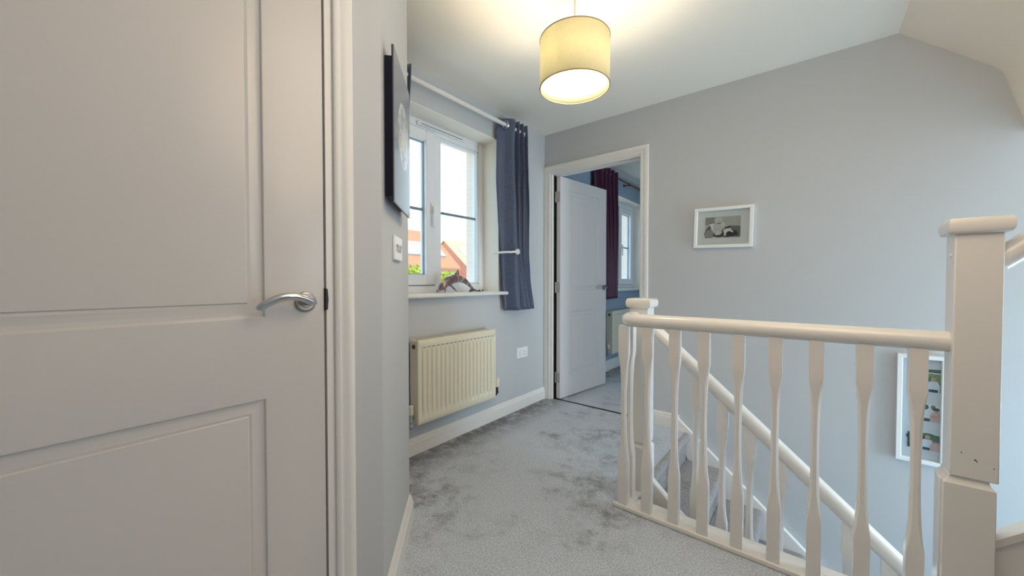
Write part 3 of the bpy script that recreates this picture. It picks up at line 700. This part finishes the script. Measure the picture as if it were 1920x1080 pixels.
# black and white baby photograph
pf = empty('picture_frame', (-0.478, YP, 1.4265)); pf.rotation_euler = (0, math.radians(1.4), 0)
tag(pf, 'white framed black and white baby photograph on the long wall', 'picture')
OW, OH, BW, DP = 0.345, 0.268, 0.020, 0.030
mb = MB()
prof = [(0,0),(0,-DP),(BW*0.85,-DP),(BW,-DP+0.003),(BW,-0.012),(BW,0)]
mb.loft([[(sx*(OW/2-i), y, sz*(OH/2-i)) for i, y in prof] for sx, sz in ((-1,-1),(1,-1),(1,1),(-1,1),(-1,-1))], caps=False)
mb.build('frame', M['plastic'], pf)
mb = MB(); mb.box(-OW/2+BW*0.5, OW/2-BW*0.5, -0.009, -0.004, -OH/2+BW*0.5, OH/2-BW*0.5); mb.build('mount', mat('white_card', srgb(236,235,233), 0.8), pf)
ink = flatmats((196,190,184),(92,88,90),(150,146,142),(44,36,42),(206,200,196),(232,230,226),(120,116,112),(170,166,162),(222,217,211))
mb = MB(); pw, ph = 0.209, 0.139
q = lambda pts, lay, m: poly_layer(mb, pts, lay, m, pw, ph)
q([(0,0),(1,0),(1,1),(0,1)], 1, 0); q([(0.0,0.62),(0.26,0.66),(0.26,1),(0,1)], 2, 2)
for u in (0.56,0.64,0.72,0.80,0.88,0.96): q([(u,0.5),(u+0.012,0.5),(u+0.012,0.98),(u,0.98)], 2, 7)
q([(0,0.35),(0.10,0.58),(0.16,0.58),(0.16,0.0),(0,0.0)], 3, 1); q([(0.6,0.50),(0.72,0.56),(0.98,0.52),(1,0.46),(1,0),(0.55,0)], 3, 6)
q([(0.20,0.0),(0.95,0.08),(0.90,0.30),(0.62,0.42),(0.30,0.35)], 4, 3)
q(disc(0.11,0.20,0.14,0.20), 5, 2); q([(0.12,0.66),(0.25,0.70),(0.33,0.2),(0.25,0.28)], 6, 5)
q([(0.24,0.60),(0.30,0.74),(0.50,0.74),(0.57,0.64),(0.52,0.42),(0.46,0.22),(0.30,0.14),(0.25,0.32)], 7, 4)
q([(0.50,0.76),(0.55,0.72),(0.58,0.58),(0.50,0.50),(0.46,0.60)], 8, 8); q([(0.33,0.36),(0.50,0.26),(0.44,0.14),(0.30,0.12)], 8, 8)
q(disc(0.385,0.83,0.095,0.14), 9, 8); q(disc(0.40,0.78,0.075,0.10), 10, 4); q([(0.34,0.70),(0.46,0.70),(0.44,0.66),(0.36,0.66)], 11, 6)
q([(0.56,0.48),(0.72,0.54),(0.72,0.40),(0.58,0.38)], 9, 3)
q([(0.52,0.34),(0.60,0.42),(0.72,0.44),(0.76,0.34),(0.82,0.26),(0.79,0.22),(0.70,0.30),(0.62,0.24),(0.60,0.08),(0.55,0.08),(0.55,0.22)], 11, 5)
q([(0.22,0.0),(0.24,0.07),(0.38,0.0)], 12, 5)
ob = mb.build('photo', ink, pf, smooth=0); ob.location = (-0.002, -0.0095, 0.002); ob['label'] = 'black and white print of a seated baby'
mb = MB(); mb.box(-OW/2+BW*0.9, OW/2-BW*0.9, -0.0185, -0.017, -OH/2+BW*0.9, OH/2-BW*0.9); mb.build('glass', M['glass'], pf)

# tall multi photograph frame by the stairs
mf = empty('picture_frame', (0.4395, YP, 0.406)); tag(mf, 'tall white frame of colour family snapshots low beside the stairs', 'picture')
OW, OH, BW, DP = 0.177, 0.560, 0.020, 0.032
mb = MB(); prof = [(0,0),(0,-DP),(BW*0.85,-DP),(BW,-DP+0.003),(BW,-0.012),(BW,0)]
mb.loft([[(sx*(OW/2-i), y, sz*(OH/2-i)) for i, y in prof] for sx, sz in ((-1,-1),(1,-1),(1,1),(-1,1),(-1,-1))], caps=False); mb.build('frame', M['plastic'], mf)
mb = MB(); mb.box(-OW/2+BW*0.5, OW/2-BW*0.5, -0.009, -0.004, -OH/2+BW*0.5, OH/2-BW*0.5); mb.build('mount', mat('lilac_white_card', srgb(222,222,232), 0.8), mf)
pal = [(74,110,58),(40,52,38),(222,228,240),(28,28,52),(206,150,132),(214,176,176),(78,46,40),(236,238,240),(124,150,92),(112,92,90)]
# (centre z, height, left, right) of each print, then its picture
def person(q, lay, cu, top, w_, shirt, skin, trousers=None, hair=None, base=0.0):
    h = top-base; q([(cu-w_*0.62,base),(cu-w_*0.66,base+h*0.42),(cu-w_*0.40,base+h*0.70),(cu+w_*0.40,base+h*0.70),(cu+w_*0.66,base+h*0.42),(cu+w_*0.60,base)], lay, shirt)
    if trousers is not None: q([(cu-w_*0.46,base),(cu-w_*0.46,base+h*0.18),(cu+w_*0.46,base+h*0.18),(cu+w_*0.44,base)], lay+1, trousers)
    q(disc(cu, base+h*0.84, w_*0.27, h*0.15), lay+2, skin)
    if hair is not None: q(disc(cu, base+h*0.92, w_*0.31, h*0.10), lay+3, hair)
def snap(zc, hh, x0, x1, fn, label):
    ink = flatmats(*pal); mb = MB(); fn(lambda pts, lay, m: poly_layer(mb, pts, lay, m, x1-x0, hh))
    ob = mb.build('photo', ink, mf, smooth=0, label=label); ob.location = ((x0+x1)/2-0.4395, -0.0095, zc-0.406)
FULL = [(0,0),(1,0),(1,1),(0,1)]
def pic_strip(q): q(FULL, 1, 0); q([(0,0.5),(1,0.7),(1,1),(0,1)], 2, 2); q([(0,0),(1,0),(1,0.25),(0,0.2)], 2, 1)
def pic_a(q):
    q(FULL, 1, 0); q(disc(0.15,0.85,0.3,0.15), 2, 1); q(disc(0.9,0.75,0.2,0.22), 2, 8); q(disc(0.55,0.93,0.2,0.1), 3, 8); q([(0,0),(1,0),(1,0.2),(0,0.25)], 3, 8)
    person(q, 5, 0.27, 0.74, 0.30, 5, 4, None, 9); person(q, 10, 0.66, 0.86, 0.40, 2, 4, 3)
def pic_b(q):
    q(FULL, 1, 7); q(disc(0.68,0.82,0.10,0.13), 2, 0); q(disc(0.74,0.72,0.09,0.10), 2, 8); q([(0,0),(1,0),(1,0.12),(0,0.16)], 2, 1)
    person(q, 5, 0.38, 0.97, 0.42, 2, 6, 3); person(q, 10, 0.80, 0.80, 0.40, 5, 4, None, 3); q(disc(0.70,0.30,0.12,0.10), 15, 4)
def pic_c(q):
    q(FULL, 1, 0); q([(0,0.86),(1,0.80),(1,1),(0,1)], 2, 2); q(disc(0.3,0.62,0.35,0.22), 3, 1); q(disc(0.85,0.66,0.26,0.2), 3, 0); q(disc(0.62,0.82,0.2,0.1), 4, 0); q([(0,0),(1,0),(1,0.22),(0,0.2)], 4, 1)
    person(q, 6, 0.60, 0.82, 0.30, 2, 4, 3); person(q, 11, 0.86, 0.60, 0.30, 5, 4, None, 9); q([(0.0,0.1),(0.05,0.1),(0.05,0.8),(0.0,0.8)], 16, 3)
snap(0.6125, 0.026, 0.425, 0.513, pic_strip, 'narrow strip print of trees')
snap(0.5450, 0.092, 0.425, 0.513, pic_a, 'snapshot of two people in front of green trees')
snap(0.3910, 0.090, 0.425, 0.513, pic_b, 'snapshot of two people close together under a white sky')
snap(0.2445, 0.096, 0.395, 0.514, pic_c, 'snapshot of two people outdoors by dark trees')
mb = MB(); mb.box(-OW/2+BW*0.9, OW/2-BW*0.9, -0.0195, -0.018, -OH/2+BW*0.9, OH/2-BW*0.9); mb.build('glass', M['glass'], mf)

# ------------------------------------------------------------------ pendant lamp
LX, LY, ZB, ZT, RS = -0.827, 1.465, 1.914, 2.120, 0.150
lp = empty('pendant_lamp', (LX, LY, ZB)); tag(lp, 'lit pendant lamp with cream drum shade hanging from ceiling', 'lamp')
mb = MB(); mb.lathe([(RS,0),(RS,ZT-ZB)], (0,0,0), 96, caps=False); mb.build('lamp_shade', M['shade'], lp, solid=0.0012, smooth=80)
mb = MB()
for z in (0.0, ZT-ZB):
    mb = MB(); n, k, r = 96, 8, 0.0026
    mb.loft([[((RS+r*math.cos(2*PI*j/k))*math.cos(2*PI*i/n), (RS+r*math.cos(2*PI*j/k))*math.sin(2*PI*i/n), z+r*math.sin(2*PI*j/k)) for j in range(k)] for i in range(n+1)], caps=False)
    mb.build('shade_trim', M['tape'], lp)
mb = MB(); zc = ZT-ZB-0.004
for k in range(3):
    a = 2*PI*k/3+0.4; mb.tube([(0.021*math.cos(a),0.021*math.sin(a),zc),(0.10*math.cos(a),0.10*math.sin(a),zc+0.012),(RS*math.cos(a),RS*math.sin(a),ZT-ZB)], 0.0016, 8)
mb.lathe([(0.023,zc-0.002),(0.023,zc+0.002)], (0,0,0), 24); mb.build('shade_carrier', M['plastic'], lp)
mb = MB(); mb.tube([(0,0,zc+0.03),(0,0,HC-ZB-0.02)], 0.0032, 10); mb.build('cable', mat('cream_flex', srgb(226,214,170), 0.5), lp)
mb = MB(); mb.lathe([(0.008,zc+0.035),(0.016,zc+0.02),(0.017,zc-0.020),(0.015,zc-0.024)], (0,0,0), 20); mb.build('lamp_holder', M['plastic'], lp)
mb = MB(); mb.lathe([(0.010,zc-0.024),(0.013,zc-0.030),(0.015,zc-0.040),(0.015,zc-0.074),(0.012,zc-0.088),(0.006,zc-0.096),(0.001,zc-0.098)], (0,0,0), 20); mb.build('light_bulb', M['bulb'], lp)
mb = MB(); mb.lathe([(0.012,HC-ZB-0.030),(0.040,HC-ZB-0.022),(0.046,HC-ZB-0.006),(0.046,HC-ZB)], (0,0,0), 28); mb.build('ceiling_rose', M['plastic'], lp)

# ------------------------------------------------------------------ balustrade on the landing
def baluster(x, y, zb, zt, size=0.041, waist=0.0235, parent=None, sb=None, st=None):
    """square ends, stop chamfers and an octagonal tapering waist. sb/st: end plane slopes (dz/dx)"""
    mb = MB(); h = zt-zb; S = size/2; Wd = waist/2
    def ring(z, s, c, sl=0.0):
        p = [(s,-s+c),(s,s-c),(s-c,s),(-s+c,s),(-s,s-c),(-s,-s+c),(-s+c,-s),(s-c,-s)]
        return [(a, b_, z+a*sl) for a, b_ in p]
    e0, e1 = 0.27, 0.17                                    # square length at the foot, at the head (m fractions)
    z0, z1 = h*0.235, h*0.845
    rings = [ring(0, S, 0.0006, sb or 0), ring(z0, S, 0.0006), ring(z0+0.012, S*0.985, 0.0022)]
    n = 16
    for k in range(1, n):
        t = k/n; z = z0+0.012+(z1-z0-0.024)*t
        f = math.sin(PI*t)**0.62
        tw = 0.5-0.5*math.cos(2*PI*t)
        s = S-(S-Wd)*min(1, f*1.02)
        c = s*0.56*min(1, f*1.5)
        rings.append(ring(z, s, max(0.0022, c)))
    rings += [ring(z1-0.012, S*0.985, 0.0022), ring(z1, S, 0.0006), ring(h, S, 0.0006, st or 0)]
    mb.loft(rings)
    o = mb.build('baluster', M['rail'], parent, smooth=38)
    o.location = (x-parent.location.x, y-parent.location.y, zb-parent.location.z); return o
def newel(parent, x, y, ztop, zmid, zbot, size, base, name='newel_post', basedx=0.0, capz=0.046):
    px, py, pz = x-parent.location.x, y-parent.location.y, -parent.location.z
    s = size/2; b_ = base/2
    mb = MB(); mb.box(px-s, px+s, py-s, py+s, pz+zmid+0.006, pz+ztop-capz+0.004)
    o = mb.build(name, M['rail'], parent, bevel=0.003)
    mb = MB(); q = 0.012
    r = lambda z, k: [(px+basedx-k,py-k,z),(px+basedx+k,py-k,z),(px+basedx+k,py+k,z),(px+basedx-k,py+k,z)]
    mb.loft([r(pz+zbot, b_), r(pz+zmid-0.016, b_), r(pz+zmid-0.002, b_-0.010), r(pz+zmid+0.007, s-0.006)]); mb.build('newel_base', M['rail'], o, bevel=0.002)
    mb = MB(); ov = 0.013; cz0, cz1 = pz+ztop-capz, pz+ztop
    rings = []
    for k in range(9):
        a = -PI/2+PI*k/8; zz = (cz0+cz1)/2+math.sin(a)*(capz/2); e_ = s+ov*0.45+math.cos(a)*ov*0.75
        rings.append([(px-e_,py-e_,zz),(px+e_,py-e_,zz),(px+e_,py+e_,zz),(px-e_,py+e_,zz)])
    mb.loft(rings); mb.build('newel_cap', M['rail'], o, smooth=50)
    return o
lb = empty('landing_balustrade', (-0.2, 1.70, 0.0)); tag(lb, 'cream painted level banister with waisted spindles along the landing edge', 'banister')
ox, oy = -0.2, 1.70
path = [(0.322-ox,0,0.887),(0.0-ox,0,0.887),(-0.3-ox,0,0.887),(-0.60-ox,0,0.887)]
for k in range(0, 11):
    a = PI/2*k/10; path.append((-0.625-0.068*math.sin(a)-ox, 0.068*(1-math.cos(a)), 0.887))
path += [(-0.693-ox, 0.10, 0.887), (-0.693-ox, 0.142, 0.887)]
mb = MB(); mb.tube(path, 0.031, 24); mb.build('handrail', M['rail'], lb, smooth=60)
mb = MB()
mb.prism([(0.322-ox,-0.027),(-0.738-ox,-0.027),(-0.715-ox,0.0),(-0.715-ox,0.142),(-0.655-ox,0.142),(-0.655-ox,0.030),(0.322-ox,0.030)], 'z', 0.0, 0.022)
mb.build('base_rail', M['rail'], lb, bevel=0.005)
for x in (-0.690,-0.580,-0.463,-0.349,-0.226,-0.107,0.010,0.134,0.255):
    baluster(x, 1.70, 0.022, 0.862, parent=lb)
baluster(-0.690, 1.778, 0.022, 0.862, parent=lb)
newel(lb, -0.674, 1.885, 0.982, 0.255, -0.14, 0.091, 0.099)
newel(lb, 0.3625, 1.6955, 1.250, 0.497, 0.0, 0.091, 0.100, basedx=-0.009)
mb = MB(); mb.box(0.300-ox, 0.306-ox, -0.030, 0.030, 0.022, 0.480); mb.build('newel_fillet', M['rail'], lb, bevel=0.002)
for cx_, cz_, r_ in ((0.338,0.575,0.0016),(0.364,0.560,0.0022),(0.367,0.556,0.0016),(0.398,0.545,0.0014)):
    mb = MB(); mb.lathe([(r_,0.0),(r_,0.0004)], (cx_-ox,-0.0505,cz_), 8, 'y'); mb.build('paint_chip', M['dark'], lb, label='tiny dark paint chip')
mb = MB(); mb.lathe([(0.006,0.0006),(0.005,-0.0022),(0.002,-0.0034)], (0.3170-ox,-0.014,1.145), 14, 'x'); mb.build('screw_cap', M['plastic'], lb)
# landing edge apron under the base rail
mb = MB(); mb.box(-0.66, 2.6, 1.730, 1.792, -0.004, 0.012); mb.box(-0.66, 2.6, 1.745, 1.772, -0.30, -0.004)
struct('trim_3', mb, M['trimw'], 'white nosing and apron along the landing edge', bevel=0.003)

# stair banister going down
sb_ = empty('stair_balustrade', (-0.62, 1.884, 0.0)); tag(sb_, 'cream sloping banister descending beside the stairs to the floor below', 'banister')
ox, oy = -0.62, 1.884
zr = lambda x: 0.722-0.890*(x+0.491)
mb = MB(); mb.tube([(x-ox, 0, zr(x)) for x in (-0.632,-0.3,0.2,0.8,1.7)], 0.031, 24); mb.build('handrail', M['rail'], sb_, smooth=60)
zs = lambda x: 0.105-0.90*(x+0.64)
mb = MB(); mb.prism([(-0.624-ox,zs(-0.624)),(1.9-ox,zs(1.9)),(1.9-ox,zs(1.9)-0.13),(-0.624-ox,zs(-0.624)-0.13)], 'y', -0.020, 0.022)
mb.build('outer_string', M['rail'], sb_, bevel=0.004)
for x in (-0.418,-0.309,-0.204,-0.097,0.010,0.114,0.222,0.33,0.44):
    baluster(x, 1.884, zs(x)-0.004, zr(x)-0.024, parent=sb_, sb=-0.90, st=-0.890)

# the stair itself
st = empty('staircase', (-0.665, 2.36, 0.0)); tag(st, 'grey carpeted stairs going down between banister and long wall', 'stairs')
ox, oy = -0.665, 2.36
RISE, GO = 0.190, 0.2175
def step(parent, xr, xn, z, ya, yb, depth=0.26, direction=1, name='step'):
    """tread from riser line xr to nosing xn (rounded), top at z"""
    r = 0.030; pts = [(xr, z-depth), (xr, z)]
    for k in range(9):
        a = PI/2-PI*k/8*0.95; pts.append((xn-direction*r+direction*r*math.cos(a), z-r+r*math.sin(a)))
    pts += [(xn-direction*0.026, z-0.075), (xn-direction*0.026, z-depth)]
    mb = MB(); mb.prism([(p[0]-parent.location.x, p[1]-parent.location.z) for p in pts], 'y', ya-parent.location.y, yb-parent.location.y)
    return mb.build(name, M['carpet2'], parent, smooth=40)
step(st, -0.70, -0.662, 0.0, 1.945, 2.814, depth=0.2)
for i in range(1, 12):
    xn = -0.662+GO*i
    step(st, xn-GO-0.024, xn, -RISE*i, 1.908, 2.814, depth=0.30)
zw = lambda x: 0.098-0.872*(x+0.757)
mb = MB(); mb.prism([(-0.757-ox,0.098),(1.9-ox,zw(1.9)),(1.9-ox,zw(1.9)-0.36),(-0.60-ox,zw(-0.60)-0.36),(-0.757-ox,-0.0)], 'y', 2.816-oy, 2.848-oy)
mb.build('wall_string', M['rail'], st, bevel=0.005)

# flight going up behind the tall newel
us = empty('upper_staircase', (0.41, 1.70, 0.0)); tag(us, 'cream string and handrail of the flight rising right of the tall newel', 'stairs')
ox, oy = 0.41, 1.70
zu = lambda x: 0.345+0.90*(x-0.416)
mb = MB(); mb.prism([(0.0,0.0),(0.0,zu(0.41)-0.028),(1.5,zu(1.91)-0.028),(1.5,zu(1.91)-0.42),(0.42,0.0)], 'y', -0.012, 0.018); mb.build('outer_string', M['rail'], us, bevel=0.002)
mb = MB(); mb.loft([[(x-ox,-0.022,zu(x)-0.030),(x-ox,-0.024,zu(x)-0.006),(x-ox,-0.016,zu(x)),(x-ox,0.022,zu(x)),(x-ox,0.028,zu(x)-0.008),(x-ox,0.026,zu(x)-0.030)] for x in (0.41,1.0,1.91)]); mb.build('string_capping', M['rail'], us)
mb = MB(); mb.tube([(x-ox, 0, 1.137+0.90*(x-0.4186)) for x in (0.404,0.8,1.3,1.9)], 0.031, 24); mb.build('handrail', M['rail'], us, smooth=60)
for i in range(5):
    xr = 0.47+0.2175*i
    pts = [(xr, RISE*(i+1))]
    step(us, xr+0.26, xr, RISE*(i+1), 0.86, 1.686, depth=0.21, direction=-1)

# ------------------------------------------------------------------ outside
g = MB(); g.box(-90, -2.3, -40, 110, -2.95, -2.75); struct('ground', g, M['lawn'], 'sunlit street ground outside')
def house(name, label, xf, xb, y0, y1, ze, zr_, zg=-2.75, wm='brick', rm='tile', over=0.25):
    """gabled house, ridge along y, eaves at x=xf (street side) and x=xb"""
    xm = (xf+xb)/2; e = empty(name, (xm, (y0+y1)/2, zg)); tag(e, label, 'house'); cx, cy = xm, (y0+y1)/2
    mb = MB(); mb.prism([(xf-cx,0),(xf-cx,ze-zg),(0,zr_-zg-0.1),(xb-cx,ze-zg),(xb-cx,0)], 'y', y0-cy, y1-cy); mb.build('walls', M[wm], e, smooth=0)
    sl = (zr_-ze)/abs(xf-xm); mb = MB()
    for sx in (1, -1):
        hw = abs(xf-xm)
        a = (sx*(hw+over), ze-zg-sl*over); t = 0.16
        mb.prism([(a[0],a[1]),(a[0],a[1]+t),(0,zr_-zg+t),(0,zr_-zg)], 'y', y0-cy-0.12, y1-cy+0.12)
    ro = mb.build('roof', M[rm], e, smooth=0); return e, ro, sl, cx, cy, zg
def roof_panel(ro, sl, cx, cy, zg, xf, ze, ya, yb, za, zb, m, name, n=1):
    """flat panel lying on the street side roof slope between heights za..zb"""
    pts = []
    X = lambda z: xf-(z-ze)/sl
    for k in range(n):
        a, b_ = ya+(yb-ya)*k/n+0.03, ya+(yb-ya)*(k+1)/n-0.03
        mb = MB(); off = 0.24
        v = [(X(z)-cx+(d), y-cy, z-zg+0.17+d) for d in (0.0, 0.09) for z, y in ((za,a),(za,b_),(zb,b_),(zb,a))]
        mb.add(v, [(0,1,2,3),(4,5,6,7),(0,1,5,4),(1,2,6,5),(2,3,7,6),(3,0,4,7)]); mb.build(name, m, ro, smooth=0)
e_, ro, sl, cx, cy, zg = house('house', 'red brick gabled house with sand roof, farthest through the right pane', -34, -42, 33.0, 47, 3.04, 6.30, rm='tile2')
roof_panel(ro, sl, cx, cy, zg, -34, 3.04, 34.2, 37.5, 3.95, 5.35, M['solar'], 'solar_panel', 2)
e_, ro, sl, cx, cy, zg = house('house', 'tan roofed house with solar panels seen through the left pane', -26, -34, 12, 24.3, 2.30, 5.76, wm='brickpale')
roof_panel(ro, sl, cx, cy, zg, -26, 2.30, 17.6, 23.6, 3.15, 4.40, M['solar'], 'solar_panel', 4)
house('house', 'low pale roofed house in front of the red brick gable', -30.0, -36.0, 24.7, 27.8, 1.95, 4.85, wm='brickpale', rm='tilepale')
for dx, xx in ((0, -33.995),):
    pass
def tree(name, label, x, y, zc, rx, rz, n, seed):
    rnd = random.Random(seed); e = empty(name, (x, y, -2.75)); tag(e, label, 'tree', 'small garden trees outside')
    mb = MB()
    for _ in range(n):
        while True:
            v = Vector((rnd.uniform(-1,1), rnd.uniform(-1,1), rnd.uniform(-1,1)))
            if 0.25 < v.length < 1: break
        c = Vector((v.x*rx, v.y*rx, zc+2.75+v.z*rz)); s = rnd.uniform(0.05, 0.10)
        a = Vector((rnd.gauss(0,1), rnd.gauss(0,1), rnd.gauss(0,1))).normalized(); b_ = a.orthogonal().normalized()
        mb.add([c+a*s, c+b_*s*0.5, c-a*s, c-b_*s*0.5], [(0,1,2,3)])
    mb.build('foliage', M['leaf'], e, smooth=0)
    mb = MB(); mb.tube([(0,0,0),(0.03,0.02,1.2),(0,0,zc+2.75+rz*0.4)], [0.09,0.07,0.03], 10)
    for k in range(6):
        a = k*1.05; mb.tube([(0,0,zc+2.75-rz*0.5),(rx*0.6*math.cos(a), rx*0.6*math.sin(a), zc+2.75+rz*0.3*math.sin(k))], [0.03,0.01], 6)
    mb.build('trunk', M['bark'], e)
tree('garden_tree', 'yellow green bushy tree low in the left pane', -14.0, 10.25, 0.95, 0.85, 0.85, 1500, 3)
tree('garden_tree', 'yellow green bushy tree behind the dolphin figurine', -14.0, 12.45, 0.85, 0.62, 0.70, 1200, 5)

# ------------------------------------------------------------------ light and camera
wd = bpy.data.worlds.new('sky'); scene.world = wd; wd.use_nodes = True
nt = wd.node_tree; nt.nodes.clear(); L_ = nt.links.new
out = nt.nodes.new('ShaderNodeOutputWorld'); bg = nt.nodes.new('ShaderNodeBackground'); L_(bg.outputs[0], out.inputs[0])
tc = nt.nodes.new('ShaderNodeTexCoord'); sp = nt.nodes.new('ShaderNodeSeparateXYZ'); L_(tc.outputs['Generated'], sp.inputs[0])
cr = nt.nodes.new('ShaderNodeValToRGB'); L_(sp.outputs['Z'], cr.inputs[0])
cr.color_ramp.elements[0].position = 0.0; cr.color_ramp.elements[0].color = (0.68, 0.86, 1.0, 1)
cr.color_ramp.elements[1].position = 0.6; cr.color_ramp.elements[1].color = (0.54, 0.78, 1.0, 1)
L_(cr.outputs[0], bg.inputs['Color']); bg.inputs['Strength'].default_value = 1.6
sun = bpy.data.lights.new('sun', 'SUN'); sun.energy = 1.6; sun.angle = math.radians(0.6); sun.color = (1.0, 0.93, 0.82)
so_ = bpy.data.objects.new('sun', sun); COL.objects.link(so_)
so_.rotation_euler = Vector((0.35, -1.0, 1.05)).to_track_quat('Z', 'Y').to_euler()

def lamp(name, loc, power, col, r):
    l = bpy.data.lights.new(name, 'POINT'); l.energy = power; l.color = col; l.shadow_soft_size = r
    q = bpy.data.objects.new(name, l); COL.objects.link(q); q.location = loc; return q
lamp('landing_warm_fill', (0.1, 0.9, 1.95), 13, (1.0, 0.80, 0.59), 0.45)  # added warm fill light above the view, no fitting here
al = bpy.data.lights.new('stair_area_fill', 'AREA'); al.shape = 'RECTANGLE'; al.size = 1.0; al.size_y = 1.6; al.energy = 9; al.color = (1.0, 0.97, 0.93)  # added area fill at the open stair end, no window modelled
ao = bpy.data.objects.new('stair_area_fill', al); COL.objects.link(ao); ao.location = (2.55, 2.24, 0.85); ao.rotation_euler = (PI/2, 0, PI/2)
lamp('stairwell_cool_fill', (1.9, 2.3, 0.2), 27, (0.38, 0.74, 1.0), 0.3)  # added cool fill light in the stairwell, out of view, no fitting
cam = bpy.data.cameras.new('camera'); cam.sensor_width = 36; cam.lens = 36*703.7/1920; cam.clip_start = 0.02; cam.clip_end = 500
co = bpy.data.objects.new('camera', cam); COL.objects.link(co); co.location = (0, 0, 1.07)
co.rotation_euler = (math.radians(90-1.1), 0, math.radians(38.8)); scene.camera = co
scene.view_settings.view_transform = 'Standard'; scene.view_settings.look = 'None'
scene.view_settings.gamma = 1.0; scene.view_settings.use_curve_mapping = False
scene.view_settings.exposure = 0.9
scene.cycles.use_denoising = True
scene.cycles.max_bounces = 10; scene.cycles.diffuse_bounces = 6
scene.cycles.sample_clamp_indirect = 4.0
